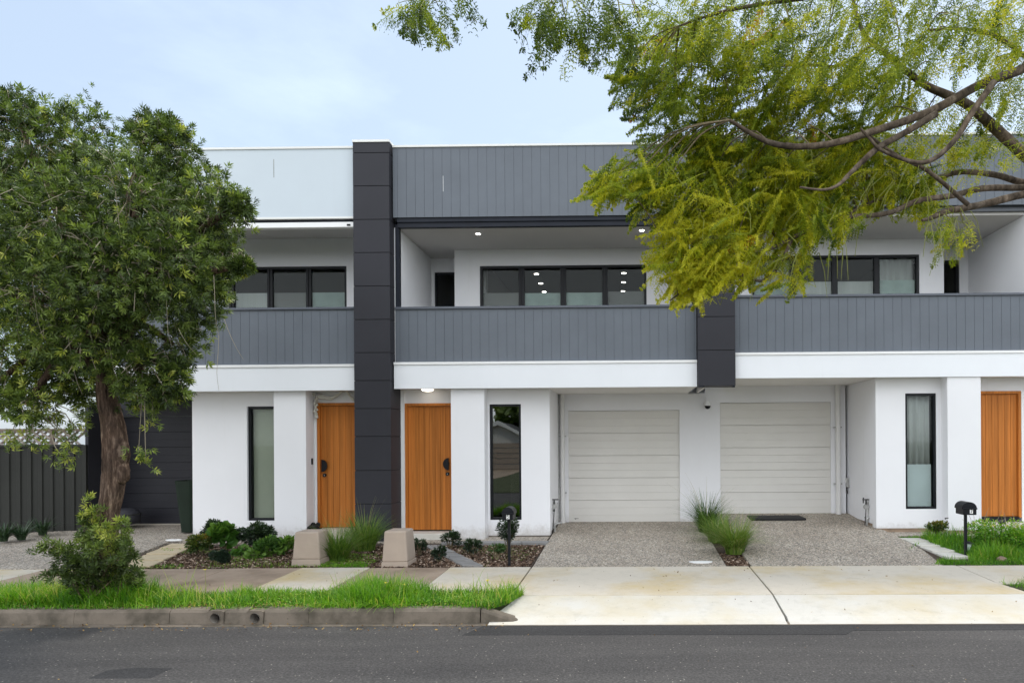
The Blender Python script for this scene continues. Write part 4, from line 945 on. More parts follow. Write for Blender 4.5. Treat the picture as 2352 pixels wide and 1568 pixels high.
# stones and pebbles
def stone(px, py, Y, r_, mat, label, cat='stone', group=None, name='stone'):
    p = at(px,py,Y); b = MB(); b.ball(p, r_, r_*.8, r_*.6, 10, 7, .35); return tag(b.build(name, mat), label, cat, group)
stone(2303*.999,1284,10.25,.075,M['stone'],'brown lump of rock in the grass right of letterbox 7')
for k, (px, py) in enumerate(((622,1267),(640,1266),(652,1266),(666,1264),(683,1264),(597,1269),(814*.815,1262))):
    stone(px,py,11.6+.02*k,random.uniform(.035,.06),M['pebble'],'white pebble behind the left bed shrubs','pebble','white pebbles behind the left bed shrubs','pebble')
b = MB()
for k in range(8):
    p = at(452*.83+k*3.6+12, 1257-k*.9, 12.05); b.ball((p.x,p.y,.29), .05, .04, .022, 8, 5, .5)
tag(b.build('white_rubble', M['pebble']), 'white broken rubble lying along the end of the sandstone pavers', 'rubble', kind='stuff')
# ================================================================== PLANTS
def blades(base, height, lean, width, segs=3, curl=.5, twist=1):
    """grass blades as quad strips: base (N,3), height (N,), lean dir (N,2) unit, returns quads"""
    n = len(base); ang = rng.uniform(0, 2*np.pi, n) if lean is None else np.arctan2(lean[:,1], lean[:,0])
    dx, dy = np.cos(ang), np.sin(ang); sx, sy = -dy, dx
    ph = rng.uniform(-.9,.9,n)*twist; wx, wy = sx*np.cos(ph)+dx*np.sin(ph), sy*np.cos(ph)+dy*np.sin(ph)
    rows = []
    cu = curl*rng.uniform(.3,1.3,n)
    for k in range(segs+1):
        t = k/segs; h = height*(t-.38*cu*t*t*np.minimum(1.2,cu)); o = height*cu*t**1.8*.85; wd = width*(1-t**1.6)+.0006
        c = base+np.stack([dx*o, dy*o, h], axis=1); s = np.stack([wx*wd, wy*wd, np.zeros(n)], axis=1); rows.append((c-s, c+s))
    q = [np.stack([rows[k][0], rows[k][1], rows[k+1][1], rows[k+1][0]], axis=1) for k in range(segs)]
    return np.concatenate(q, axis=0)
def rep(t, k): return np.tile(t, k)
def inpoly(pts, poly):
    x, y = pts[:,0], pts[:,1]; ins = np.zeros(len(pts), bool); n = len(poly)
    for i in range(n):
        (x0,y0),(x1,y1) = poly[i], poly[(i+1) % n]
        c = ((y0 > y) != (y1 > y)) & (x < (x1-x0)*(y-y0)/((y1-y0) if y1 != y0 else 1e-9)+x0); ins ^= c
    return ins
def vnoise(x, y, s, seed):
    r_ = np.random.default_rng(seed); g = r_.random((64,64)); u, v = x*s, y*s; i, j = np.floor(u).astype(int), np.floor(v).astype(int); a, b_ = u-i, v-j
    a, b_ = a*a*(3-2*a), b_*b_*(3-2*b_)
    G = lambda p, q: g[p % 64, q % 64]
    return G(i,j)*(1-a)*(1-b_)+G(i+1,j)*a*(1-b_)+G(i,j+1)*(1-a)*b_+G(i+1,j+1)*a*b_
def field(poly, n, zfun, hmin, hmax, width, seed, tint0=.45, hfun=None, curl=.7, patch=2.2, thr=0., segs=3):
    xs = [p[0] for p in poly]; ys = [p[1] for p in poly]
    p = np.stack([rng.uniform(min(xs),max(xs),n), rng.uniform(min(ys),max(ys),n)], axis=1); p = p[inpoly(p, poly)]
    a = vnoise(p[:,0], p[:,1], patch, seed); c = vnoise(p[:,0], p[:,1], patch*3.7, seed+1)
    keep = (a*.6+c*.4) > thr+rng.uniform(-.1,.1,len(p)); p, a, c = p[keep], a[keep], c[keep]
    h = (hmin+(hmax-hmin)*rng.random(len(p))**1.6)*(.55+.9*a)
    if hfun is not None: h = h*hfun(p[:,0], p[:,1])
    z = zfun(p[:,0], p[:,1]); base_ = np.column_stack([p, z-.01])
    q = blades(base_, h, None, np.full(len(p), width)*rng.uniform(.6,1.3,len(p)), segs, curl)
    tint = tint0+.35*(c-.5)+.12*rng.normal(size=len(p))+.25*(a-.5)
    return q, rep(np.clip(tint, 0, .95), segs)
def leaflets(poly, n, zfun, r0, r1, hmin, hmax, seed, tint0=.5, thr=.3, patch=1.5):
    """small round leaves (clover, weeds) floating over stems"""
    xs = [p[0] for p in poly]; ys = [p[1] for p in poly]
    p = np.stack([rng.uniform(min(xs),max(xs),n), rng.uniform(min(ys),max(ys),n)], axis=1); p = p[inpoly(p, poly)]
    a = vnoise(p[:,0], p[:,1], patch, seed); p = p[a > thr]; a = a[a > thr]
    pos = np.column_stack([p, zfun(p[:,0],p[:,1])+rng.uniform(hmin,hmax,len(p))*a])
    t = np.array([[[0,0,0],[.5,-.45,.06],[1,0,0],[.5,.45,.06]]])
    return instance(t, pos, rdir(len(p), .25)*np.array([1,1,.5]), rng.uniform(-.5,.5,len(p)), rng.uniform(r0,r1,len(p))), np.clip(tint0+.2*(a-.5)+.15*rng.normal(size=len(p)),0,.95)
def stuff(name, parts_, mat, label, cat=None):
    q = np.concatenate([a for a, _ in parts_]); t = np.concatenate([b_ for _, b_ in parts_])
    return tag(quads_obj(name, q, t, mat), label, cat, kind='stuff')
def over(xc, sp, n):       # blades flopping over the kerb
    base_ = np.column_stack([xc+rng.normal(0,sp*.5,n), rng.uniform(7.60,7.70,n), np.full(n,.15)]); l = np.column_stack([rng.normal(0,.5,n), -np.ones(n)]); l /= np.linalg.norm(l,axis=1,keepdims=True)
    return blades(base_, rng.uniform(.12,.26,n), l, np.full(n,.0045), 5, 1.5, .5), rep(np.clip(.55+.15*rng.normal(size=n),0,1),5)
tb_x = at(250,1400,7.92).x
ZV = lambda x, y: np.full(np.shape(x), .15)
vp = [(-9.2,YK+.065),(ax(1124,7.6),YK+.065),(ax(1162,7.8),7.80),(ax(1200,8.2),8.3),(-3.4,8.36),(-5,8.27),(-6.3,8.30),(-9.2,8.34)]
hf = lambda x, y: np.where((y < 7.70) & (x < -1.9), .42, 1.)*np.where(x < -5.9, 1.35, 1.)*(1+.3*np.exp(-((x+3.0)/.55)**2))*(1-.4*np.exp(-((x+4.1)/.6)**2))*(.6+.8*vnoise(x,y,3.1,77))
stuff('grass', [field(vp, 40000, ZV, .05, .195, .0042, 3, .40, hf, .8), field(vp, 3600, ZV, .12, .30, .0038, 5, .55, hf, .9, 2.2, .35),
    field([(-9.2,7.7),(-6.6,7.7),(-6.6,8.3),(-9.2,8.3)], 5000, ZV, .08, .24, .005, 8, .62, None, .8),
    field([(tb_x-.45,7.66),(tb_x+.45,7.66),(tb_x+.45,8.2),(tb_x-.45,8.2)], 2200, ZV, .14, .36, .005, 18, .35, None, .7),
    field(vp, 2600, ZV, .03, .11, .004, 51, .95, None, 1.2, 1.1, .52),
    leaflets(vp, 9000, ZV, .012, .024, .04, .12, 11, .5, .35),
    over(ax(738,7.66), .22, 46), over(ax(885,7.66), .24, 80), over(ax(640,7.66), .1, 14), over(ax(820,7.66), .5, 40)],
    M['grass'], 'lush green grass with clover on the verge behind the kerb', 'grass')
rp = [(5.2,7.9),(12,7.7),(12,8.82),(4.70,8.80),(4.75,8.55)]
stuff('grass', [field(rp, 12000, ZV, .04, .15, .0042, 13, .42), leaflets(rp, 2500, ZV, .012,.022,.03,.09,14)], M['grass'], 'green grass on the verge at the right of the crossover', 'grass')
ZB7 = lambda x, y: .165+(y-YB)*.06
gp = [(4.40,YB+.03),(9.5,YB+.03),(9.5,10.5),(5.15,10.5),(5.0,10.2),(4.62,10.32)]
gp2 = [(5.12,10.3),(6.6,10.3),(6.6,11.4),(5.6,11.95),(5.0,11.9),(4.98,11.2)]
stuff('grass', [field(gp, 16000, ZB7, .03, .12, .004, 23, .42), field(gp2, 8000, ZB7, .08, .28, .0045, 24, .40, None, .9), leaflets(gp, 3000, ZB7, .012,.022,.02,.08,14,.45),
    field([(4.5,11.9),(5.0,11.9),(5.0,12.0),(4.5,12.0)], 500, ZB7, .03, .07, .004, 4, .4), field([(4.45,10.9),(4.75,11.35),(4.72,11.4),(4.40,10.95)], 260, ZB7, .05, .12, .004, 9, .4)], M['grass'], 'grass growing in the front garden of the right house around the letterbox', 'grass')
ZBL = lambda x, y: .165+(y-YB)*.03
lb = [(-7.75,YB+.02),(-3.9,YB+.02),(-3.9,10.9),(-7.9,11.4)]
stuff('ground_cover', [leaflets(lb, 26000, ZBL, .010, .024, .0, .05, 31, .45, .44, 1.3), field(lb, 9000, ZBL, .015, .06, .003, 32, .45, None, .8, 1.3, .50),
    field([(-4.6,YB+.02),(-3.9,YB+.02),(-3.9,10.1),(-4.6,10.1)], 900, ZBL, .04, .12, .004, 2, .45),
    leaflets([(-2.9,10.2),(-1.5,10.2),(-1.5,11.6),(-3.2,11.6)], 3500, ZBL, .008,.018,.0,.03, 35, .35, .58, 1.6)], M['grass'], 'low green weeds creeping over the mulch of the garden beds', 'weeds')
# bark chips
def scatter(polys, n, zfun, size, thick=.3, up=.006):
    qs = []
    for poly, k in zip(polys, n):
        xs = [p[0] for p in poly]; ys = [p[1] for p in poly]; p = np.stack([rng.uniform(min(xs),max(xs),k), rng.uniform(min(ys),max(ys),k)], axis=1); p = p[inpoly(p, poly)]
        pos = np.column_stack([p, zfun(p[:,0],p[:,1])+up+rng.uniform(0,.012,len(p))]); t = np.array([[[-.5,-.22,0],[.5,-.3,.03],[.45,.25,0],[-.4,.3,.05]]])
        d_ = rdir(len(p)); d_[:,2] *= .35; qs.append(instance(t, pos, d_, rng.uniform(-.5,.5,len(p)), rng.uniform(size*.5,size*1.4,len(p))))
    q = np.concatenate(qs); return q, rng.random(len(q))*.95
stuff('mulch', [scatter([[(-7.75,YB+.02),(-1.5,YB+.02),(-1.5,11.7),(-8,11.7)],[(1.39,YB+.03),(1.72,YB+.03),(1.72,10.9),(1.39,10.9)]], [30000,900], ZBL, .034)], M['chips'], 'brown bark mulch covering the garden beds', 'mulch')
stuff('leaf_litter', [scatter([[(-7,7.2),(-1.4,7.2),(-1.4,7.48),(-7,7.48)]], [260], lambda x, y: np.zeros_like(x)+.01, .022, up=.003), scatter([[(-1.3,7.6),(5,7.6),(4.6,9.9),(-1.3,9.9)]], [70], lambda x, y: np.where(y > 8.26, .135+(y-8.2)*.022+.006, .05+(y-7.6)*.133), .02, up=.002),
    scatter([[(-7.2,8.3),(-1.5,8.3),(-1.5,9.9),(-7.2,9.9)]], [60], lambda x, y: .135+(y-8.2)*.022+.01, .02, up=.003), scatter([vp], [700], lambda x, y: np.zeros_like(x)+.165, .03, up=.005),
    scatter([[(-9,YK+.16),(-1.8,YK+.16),(-1.8,YK+.26),(-9,YK+.26)]], [420], lambda x, y: np.zeros_like(x)+.163, .025, up=.004), scatter([[(-7,5.6),(7,5.6),(7,7.3),(-7,7.3)]], [26], lambda x, y: np.zeros_like(x), .018, up=.003)], M['litter'], 'scattered dry leaves and bits along the kerb and footpath', 'leaf litter')

def tussock(px, base_y, Y, n, hgt, spread, label, mat='grass_orn', group='ornamental grass clumps', w_=.0045, tint0=.45, name='ornamental_grass', cat='grass clump', stalks=0, curl=1.1, rad=.1):
    p = at(px, base_y, Y); a = rng.uniform(0,2*np.pi,n); rr = rad*np.sqrt(rng.random(n))
    base_ = np.column_stack([p.x+rr*np.cos(a), p.y+rr*np.sin(a)*.8, np.full(n, p.z-.02)])
    l = np.column_stack([np.cos(a+rng.normal(0,.5,n)), np.sin(a+rng.normal(0,.5,n))])
    h = hgt*rng.uniform(.55,1.15,n); q = blades(base_, h, l, np.full(n,w_), 5, curl*spread, .6)
    t = rep(np.clip(tint0+.2*rng.normal(size=n),0,1), 5); 
    r_ = thing(name, (p.x,p.y,p.z), label, cat, group)
    quads_obj('blades', q, t, M[mat], r_)
    if stalks:
        k = stalks; a = rng.uniform(0,2*np.pi,k); base_ = np.column_stack([p.x+.05*np.cos(a), p.y+.05*np.sin(a), np.full(k,p.z)])
        q = blades(base_, hgt*rng.uniform(1.2,1.55,k), np.column_stack([np.cos(a),np.sin(a)]), np.full(k,.0028), 5, spread*.75, .6); quads_obj('stalks', q, rep(np.full(k,.95),5), M[mat], r_)
    return r_
tussock(776,1290,10.45,720,.62,.85,'tall ornamental grass clump drooping over the left beige cover',stalks=14,rad=.13)
tussock(838,1262,11.3,620,.66,.8,'ornamental grass clump between the dark column and the left beige cover',stalks=10,rad=.16)
tussock(735,1262,11.5,160,.45,1.1,'thin straggly ornamental grass clump behind the left beige cover',rad=.08,stalks=5)
tussock(1688,1268,10.8,820,.64,1.0,'bright green ornamental grass clump nearest the footpath between the driveways',tint0=.62,rad=.14)
tussock(1648,1242,11.9,560,.60,1.05,'green ornamental grass clump in the middle of the strip between the driveways',tint0=.5,rad=.15)
tussock(1622,1222,12.9,520,.78,.85,'dark wispy ornamental grass clump at the garage end of the strip between the driveways',tint0=.12,rad=.13,stalks=12)
for px, py, Y, lab in ((8,1240,12.05,'dark strappy plant at the fence foot, leftmost of three'),(50,1237,12.2,'dark strappy plant at the fence foot, middle of three'),(98,1226,12.7,'dark strappy plant at the fence foot, right of three')):
    tussock(px,py,Y,90,.38,1.0,lab,'agap','strappy plants at the foot of the fence',.013,.4,'strap_leaf_plant','plant',rad=.06)

def shrub(px, base_y, Y, rx, rz, nleaf, ls, mat, label, group=None, leaf=None, stems=6, cz=.55, name='shrub', cat='shrub', hollow=.45, droop=.2, tint0=.45, lumps=7, ry=None, stem_mat='twig'):
    p = at(px, base_y, Y); ry = ry or rx*.9; leaf = OVAL if leaf is None else leaf; nleaf = int(nleaf*(1.7 if mat == 'shrub_dark' else 1))
    r_ = thing(name, (p.x,p.y,p.z), label, cat, group)
    # lumpy crown: sub-clusters inside the ellipsoid
    cs = rdir(lumps)*rng.uniform(.3,.75,(lumps,1)); cs[:,2] = cs[:,2]*.8+.1
    k = rng.integers(0, lumps, nleaf); d_ = rdir(nleaf); rad = (hollow+(1-hollow)*rng.random((nleaf,1))**.5)
    u = cs[k]+d_*rad*.48; pos = np.array([p.x,p.y,p.z+rz*2*cz])+u*np.array([rx,ry,rz])
    pos[:,2] = np.maximum(pos[:,2], p.z+.02)
    out = u/np.maximum(1e-3, np.linalg.norm(u,axis=1,keepdims=True)); dd = rdir(nleaf)*.7+out+np.array([0,0,.25-droop])
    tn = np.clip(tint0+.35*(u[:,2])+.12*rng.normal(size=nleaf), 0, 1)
    q = instance(leaf, pos, dd, rng.uniform(-1.2,1.2,nleaf), rng.uniform(.7,1.25,nleaf)*ls)
    quads_obj('foliage', q, np.repeat(tn, len(leaf)), M[mat], r_)
    b = MB()
    for i in range(stems):
        c = cs[i % lumps]; e = Vector((p.x+c[0]*rx*1.1, p.y+c[1]*ry*1.1, p.z+rz*2*cz+c[2]*rz*1.1)); m_ = Vector((p.x,p.y,p.z)).lerp(e,.5)+Vector((random.uniform(-.03,.03),random.uniform(-.03,.03),.03))
        b.tube([(p.x+random.uniform(-.02,.02),p.y,p.z-.03), m_, e], [.010,.007,.003], 6)
    if stems: b.build('stems', M[stem_mat], r_)
    return r_
OVAL = np.array([[[0,0,0],[.45,-.24,.04],[1,0,-.06],[.45,.24,.04]]])
BROAD = np.array([[[0,0,0],[.25,-.42,.05],[.85,-.38,.0],[.6,0,.02]],[[0,0,0],[.6,0,.02],[.85,.38,0],[.25,.42,.05]],[[.6,0,.02],[.85,-.38,0],[1.05,0,-.05],[.85,.38,0]]])
g1 = 'shrubs in the left garden bed'
shrub(462,1278,10.9,.19,.22,1100,.055,'shrub_red','bronze and green shrub at the left end of the left bed',g1,cz=.5,lumps=9)
shrub(487,1240,11.5,.17,.16,420,.06,'shrub_dark','dark feathery shrub tips behind the bronze shrub in the left bed',g1)
shrub(515,1262,11.1,.19,.20,150,.13,'broad','shrub with large round bright leaves in the left bed',g1,leaf=BROAD,cz=.55,droop=.0)
shrub(502,1300,10.25,.145,.145,3200,.026,'conifer','small round blue-green conifer near the footpath in the left bed',g1,cz=.42,lumps=5,hollow=.6)
shrub(588,1260,11.4,.27,.20,1300,.062,'shrub_dark','dark green spreading shrub below the left tall window',g1,lumps=10)
shrub(613,1285,10.8,.20,.18,1500,.05,'shrub_mid','rounded mid green shrub in the middle of the left bed',g1,cz=.5,tint0=.2)
shrub(652,1272,11.0,.19,.14,260,.075,'broad','light green leafy plant with reddish leaves at the right of the left bed',g1,leaf=BROAD,cz=.5,tint0=.75)
shrub(590,1282,10.7,.16,.09,90,.08,'broad','low light green broad leaved plant in front of the dark shrub',g1,leaf=BROAD,cz=.4,tint0=.8,stems=3)
shrub(552,1278,10.9,.13,.09,120,.06,'broad','small sprawling green plant between the conifer and the low broad leaved plant',g1,leaf=BROAD,cz=.4,tint0=.45,stems=3)
g2 = 'small dark shrubs in the right bed'
shrub(964,1268,10.9,.115,.13,360,.042,'shrub_dark','small dark shrub right behind the clear standing beige cover',g2,lumps=5,tint0=.55)
shrub(1010,1292,10.35,.11,.13,330,.044,'shrub_dark','small blackish shrub at the left edge of the diagonal pavers',g2,lumps=5,tint0=.35)
shrub(1036,1258,11.45,.15,.14,520,.044,'shrub_dark','bushy dark shrub below the edge of the middle door',g2,lumps=7)
shrub(1086,1275,10.85,.15,.13,420,.042,'shrub_dark','two headed dark shrub in front of the wall block of the middle house',g2,lumps=5)
shrub(1140,1284,10.55,.165,.10,380,.040,'shrub_mid','small flat topped green shrub on bare stems left of letterbox 5',g2,cz=.95,lumps=6,tint0=.15,stems=7)
shrub(1168,1262,11.1,.17,.29,900,.044,'shrub_dark','tallest dark shrub, directly behind letterbox 5',g2,lumps=9,stems=8)
shrub(2300,1250,11.1,.52,.24,2600,.045,'grass','weedy bright green bush with yellow flowers before the right door',None,cz=.45,lumps=14,tint0=.4,ry=.4)
shrub(2350,1262,10.8,.35,.2,1300,.045,'grass','bright green weedy bush cut by the right edge of the photo',None,cz=.5,lumps=8,tint0=.4)
shrub(2152,1226,11.7,.22,.12,700,.05,'shrub_red','low dark weed patch at the foot of the right white wall',None,cz=.5,lumps=6,tint0=.4)
# bare dry stems around the right step
p = at(2330,1230,11.3); b = MB()
for i in range(16):
    x = p.x+random.uniform(-.7,.35); e = Vector((x+random.uniform(-.2,.2), p.y+random.uniform(-.2,.2), p.z+random.uniform(.25,.5))); b.tube([(x,p.y,p.z-.05), Vector((x,p.y,p.z)).lerp(e,.6)+Vector((.03,0,.03)), e], [.004,.003,.0015], 5)
tag(b.build('dry_stems', M['twig_pale']), 'dry bare weed stems standing before the right doorstep', 'weeds', kind='stuff')
# yellow flowers
def flower(px, py, Y, zb, grp, lab):
    p = at(px,py,Y); t = thing('yellow_flower', (p.x,p.y,zb), lab, 'flower', grp)
    b = MB()
    for k in range(5):
        a = 2*math.pi*k/5+random.random(); c = Vector((math.cos(a),math.sin(a)*.6,.35)); s = Vector((-math.sin(a),math.cos(a),0))
        q0 = Vector(p); r_ = .022; b.add([q0, q0+c*r_*.6+s*r_*.5, q0+c*r_*1.2, q0+c*r_*.6-s*r_*.5], [(0,1,2,3)])
    b.build('petals', M['yellow'], t); b = MB(); b.tube([(p.x,p.y,zb),(p.x+.006,p.y,(zb+p.z)/2),p], .0022, 5); b.build('stem', M['twig_green'], t)
for px, py in ((471,1308),(886,1338),(928,1342),(1314*.999,1334),(1322,1332),(884*1.07,1362)): 
    px = min(px, 1120) if px > 1200 else px
    flower(px, py, 8.05, .15, 'yellow flowers in the verge grass', 'small yellow flower standing in the verge grass')
for px, py in ((2277,1208),(2283,1207),(2332,1212),(2337,1210),(2334,1216),(2301,1184),(2262,1206)):
    flower(px, py, 10.9, .25, 'yellow flowers on the right weedy bush', 'small yellow flower on the weedy bush by the right door')

# ================================================================== LEFT STREET TREE
def smooth(pts, rad, k=5):
    P_ = [Vector(p) for p in pts]; o = []; r_ = []
    for i in range(len(P_)-1):
        p0, p1, p2, p3 = P_[max(0,i-1)], P_[i], P_[i+1], P_[min(len(P_)-1,i+2)]
        for j in range(k):
            t = j/k; o.append(.5*((2*p1)+(-p0+p2)*t+(2*p0-5*p1+4*p2-p3)*t*t+(-p0+3*p1-3*p2+p3)*t**3)); r_.append(rad[i]*(1-t)+rad[i+1]*t)
    o.append(P_[-1]); r_.append(rad[-1]); return o, r_
def ridged(b, pts, rad, n=48, seed=1, amp=.06):
    """trunk with twisting vertical ridges"""
    vs = []; fs = []; m = len(pts); r_ = random.Random(seed); ph = [r_.uniform(0,6.28) for _ in range(6)]
    for k, p in enumerate(pts):
        t = k/m
        for j in range(n):
            a = 2*math.pi*j/n; tw = a+t*2.2
            q = 1+amp*(math.sin(3*tw+ph[0]+2*math.sin(t*7))+.7*math.sin(7*tw+ph[1]+3*math.sin(t*5+1))+.5*math.sin(13*tw+ph[2]+4*math.sin(t*9)))+.03*r_.uniform(-1,1)
            vs.append((p.x+rad[k]*q*math.cos(a), p.y+rad[k]*q*math.sin(a), p.z))
    for k in range(m-1):
        for j in range(n): fs.append((k*n+j,k*n+(j+1) % n,(k+1)*n+(j+1) % n,(k+1)*n+j))
    b.add(vs, fs, True)
TY = 7.92
tb = at(250,1400,TY)
lt_ = thing('bushy_street_tree', (tb.x,tb.y,.14), 'dense dark green bushy tree with fibrous bark on the grass verge at left', 'tree')
tr_ = [(246,1412),(244,1340),(243,1250),(250,1180),(262,1110),(268,1050),(262,980),(248,920),(240,860),(236,800)]
tw_ = [44,30,24,21,23,26,23,20,18,15]
P_ = [at(x,y,TY) for x, y in tr_]; Rr = [w_*TY/F for w_ in tw_]; o, r_ = smooth(P_, Rr, 7)
b = MB(); ridged(b, o, r_); q = at(290,1040,TY); b.ball((q.x-.02,q.y-.05,q.z), .085, .08, .15, 12, 9, .25); q = at(283,1085,TY-.05); b.ball(q, .07, .07, .13, 12, 9, .2)
b.build('trunk', M['bark_left'], lt_)
cc = P_[-1]
lobes = []    # (px,py,Y,r_px_x,r_px_y)
for px, py, Y, rx, ry in [(80,360,7.9,130,120),(170,330,8.3,90,95),(25,250,7.8,55,45),(372,345,7.9,72,78),(430,440,8.1,90,80),(500,500,7.7,75,90),(508,600,7.9,52,85),(458,690,7.7,58,75),(398,790,7.9,55,75),(300,480,7.3,130,120),(130,520,7.2,140,120),(250,620,7.0,140,110),
    (70,690,7.2,120,120),(380,620,7.2,100,110),(200,770,7.3,120,90),(330,850,7.6,75,70),(40,820,7.7,90,90),(-60,560,7.8,120,200),(130,860,8.0,80,70),(-40,400,8.2,110,110),(250,520,8.8,200,170),(150,650,8.9,180,130),(380,560,8.6,110,130),(-30,900,7.6,60,55),(60,930,7.5,55,40),(400,880,7.7,35,45),(560,470,7.6,28,30),(570,610,7.6,22,18),(340,300,8.0,38,38),(-150,650,8.2,120,220),(340,900,7.9,60,40),(210,890,8.3,70,50),(390,300,8.,30,30)]:
    px -= 14 if px > 470 else 0; c = at(px,py,Y); lobes.append((np.array(c), rx*Y/F, ry*Y/F))
ROS = rosette(11, 1.2, SIMPLE*np.array([1,.85,1])); nQ = len(ROS)
quads = []; tints = []; tips = []
for i, (c, rx, rz) in enumerate(lobes):
    vol = rx*rz; n = int(100+ vol*1600); ryy = min(rx, rz)*1.0
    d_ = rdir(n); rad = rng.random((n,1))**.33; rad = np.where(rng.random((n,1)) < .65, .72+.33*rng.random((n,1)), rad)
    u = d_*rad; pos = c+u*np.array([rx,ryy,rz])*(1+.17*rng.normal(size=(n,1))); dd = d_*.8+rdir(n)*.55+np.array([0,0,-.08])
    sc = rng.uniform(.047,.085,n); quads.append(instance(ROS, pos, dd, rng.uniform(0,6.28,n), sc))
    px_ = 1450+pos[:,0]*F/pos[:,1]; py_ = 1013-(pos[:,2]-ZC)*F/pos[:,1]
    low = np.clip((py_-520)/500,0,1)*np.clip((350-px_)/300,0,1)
    tn = .20+.20*rng.normal(size=n)+.35*(rad[:,0]-.75)+.18*low+.5*(rng.random(n) < .06+.22*low)*rng.random(n)  # inner rosettes darker, surface ones lighter: crown shade and highlights put into tint
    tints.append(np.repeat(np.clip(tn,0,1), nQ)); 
    for k in range(0, n, 14): tips.append((Vector(pos[k]), i))
# hanging sprays in front of the fence
for px, py, Y in ((60,1000,7.6),(85,1012,7.6),(20,1015,7.6),(140,985,7.7),(165,1010,7.7),(160,1045,7.7),(150,1060,7.7),(120,955,7.7),(175,985,7.7),(190,965,7.7),(100,975,7.7),(350,960,7.8),(322,940,7.8),(318,1040,7.8),(335,1060,7.8)):
    n = 9; c = np.array(at(px,py,Y)); pos = c+rng.normal(size=(n,3))*.06; quads.append(instance(ROS, pos, rdir(n), rng.uniform(0,6.28,n), rng.uniform(.05,.08,n))); tints.append(np.repeat(np.clip(.55+.2*rng.normal(size=n),0,1), nQ)); tips.append((Vector(c), 15 if px > 300 else 24))
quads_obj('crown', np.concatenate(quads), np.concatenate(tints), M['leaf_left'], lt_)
b = MB(); random.seed(5)
for i, (c, rx, rz) in enumerate(lobes):
    c = Vector(c); m_ = cc.lerp(c,.45)+Vector((0,0,.25)); o, r_ = smooth([cc+Vector((0,0,-.25)), m_, c], [.085,.055,.02], 5); b.tube(o, r_, 8, rough=.1)
b.build('limbs', M['bark_left'], lt_)
b = MB()
for p, i in tips:
    c = Vector(lobes[i][0]); s = p.lerp(c,random.uniform(.35,.8))+Vector((0,0,.1)); mm = (s+p)/2+Vector((random.uniform(-.06,.06),random.uniform(-.06,.06),random.uniform(-.02,.10)))
    b.tube([s, mm, p], [.007,.005,.003], 4, cap=False)
for i in range(15):     # pale hanging twigs near the surface of the crown
    px, py = random.uniform(20,520), random.uniform(330,860); Y = random.uniform(6.7,7.2); p = at(px,py,Y); dx = random.uniform(-.16,.16); l_ = random.uniform(.25,.6)
    o, r_ = smooth([p, p+Vector((dx*.25,.02,-l_*.3)), p+Vector((dx*.7,.05,-l_*.7)), p+Vector((dx,.12,-l_))], [.0026,.0024,.002,.0012], 3); b.tube(o, r_, 4, cap=False)
b.build('twigs', M['twig_pale'], lt_)
# basal shoots round the foot of the trunk
quads = []; tints = []; b = MB()
for px, py, Y, tn in [(208,1152,7.6,.75),(222,1168,7.7,.6),(196,1180,7.7,.3),(190,1200,7.6,.2),(240,1205,7.5,.65),(228,1222,7.45,.7),(205,1228,7.6,.3),(280,1198,7.7,.5),(296,1218,7.6,.35),
    (110,1248,7.6,.4),(92,1262,7.55,.2),(140,1252,7.6,.35),(160,1265,7.5,.25),(180,1240,7.5,.45),(128,1280,7.6,.15),(175,1285,7.45,.15),(150,1300,7.5,.1),(215,1255,7.3,.3),(205,1290,7.4,.12),
    (290,1250,7.5,.2),(305,1268,7.6,.15),(300,1290,7.6,.1),(312,1312,7.6,.12),(280,1285,7.4,.12),(195,1312,7.4,.1),(130,1318,7.6,.12),(168,1330,7.5,.1),(100,1325,7.7,.15),(320,1330,7.7,.2)]:
    tip = at(px,py,Y); s = Vector((tb.x+random.choice([-1,-1,1])*random.uniform(.12,.24), tb.y-random.uniform(-.1,.2), .15)); m_ = s.lerp(tip,.55)+Vector((0,0,.10+.1*random.random())); o, r_ = smooth([s,m_,tip], [.010,.007,.003], 5); b.tube(o, r_, 5)
    for p in o[3:]:
        n = 3; pos = np.array(p)+rng.normal(size=(n,3))*.035; d_ = np.array((tip-s).normalized())*.6+rdir(n)*.8; quads.append(instance(ROS, pos, d_, rng.uniform(0,6.28,n), rng.uniform(.05,.085,n))); tints.append(np.repeat(np.clip(tn+.13*rng.normal(size=n),0,1), nQ))
quads_obj('basal_shoots', np.concatenate(quads), np.concatenate(tints), M['leaf_left'], lt_); b.build('shoot_stems', M['twig'], lt_)

# ================================================================== RIGHT FEATHERY TREE
jt_x, jt_y = 6.4, 7.95
jt = thing('feathery_street_tree', (jt_x,jt_y,.15), 'feathery yellow-green tree reaching in with long grey branches from the upper right', 'tree')
b = MB(); fork = Vector((6.1,7.7,2.9))
o, r_ = smooth([(jt_x,jt_y,.05),(6.35,7.9,.9),(6.2,7.8,1.9),fork], [.24,.19,.175,.165], 6); b.tube(o, r_, 16, rough=.04); o_tr = b.build('trunk', M['bark_right'], jt)
br = {}
def branch(key, pts, depth, wid, start=None, rough=.06):
    """pts in picture px, depth interpolated, wid in px diameter at both ends"""
    k = len(pts); Ys = np.interp(np.linspace(0,1,k), np.linspace(0,1,len(depth)), depth); P_ = [at(x,y,Y) for (x,y), Y in zip(pts, Ys)]
    Rr = [np.interp(i/(k-1), np.linspace(0,1,len(wid)), wid)*.38*Ys[i]/F for i in range(k)]
    if start is not None: P_ = [Vector(start)]+P_; Rr = [Rr[0]*1.35]+Rr
    o, r_ = smooth(P_, Rr, 6); bb = MB(); bb.tube(o, r_, 10, rough=rough); bb.build('branch', M['bark_right'], jt); br[key] = o; return o
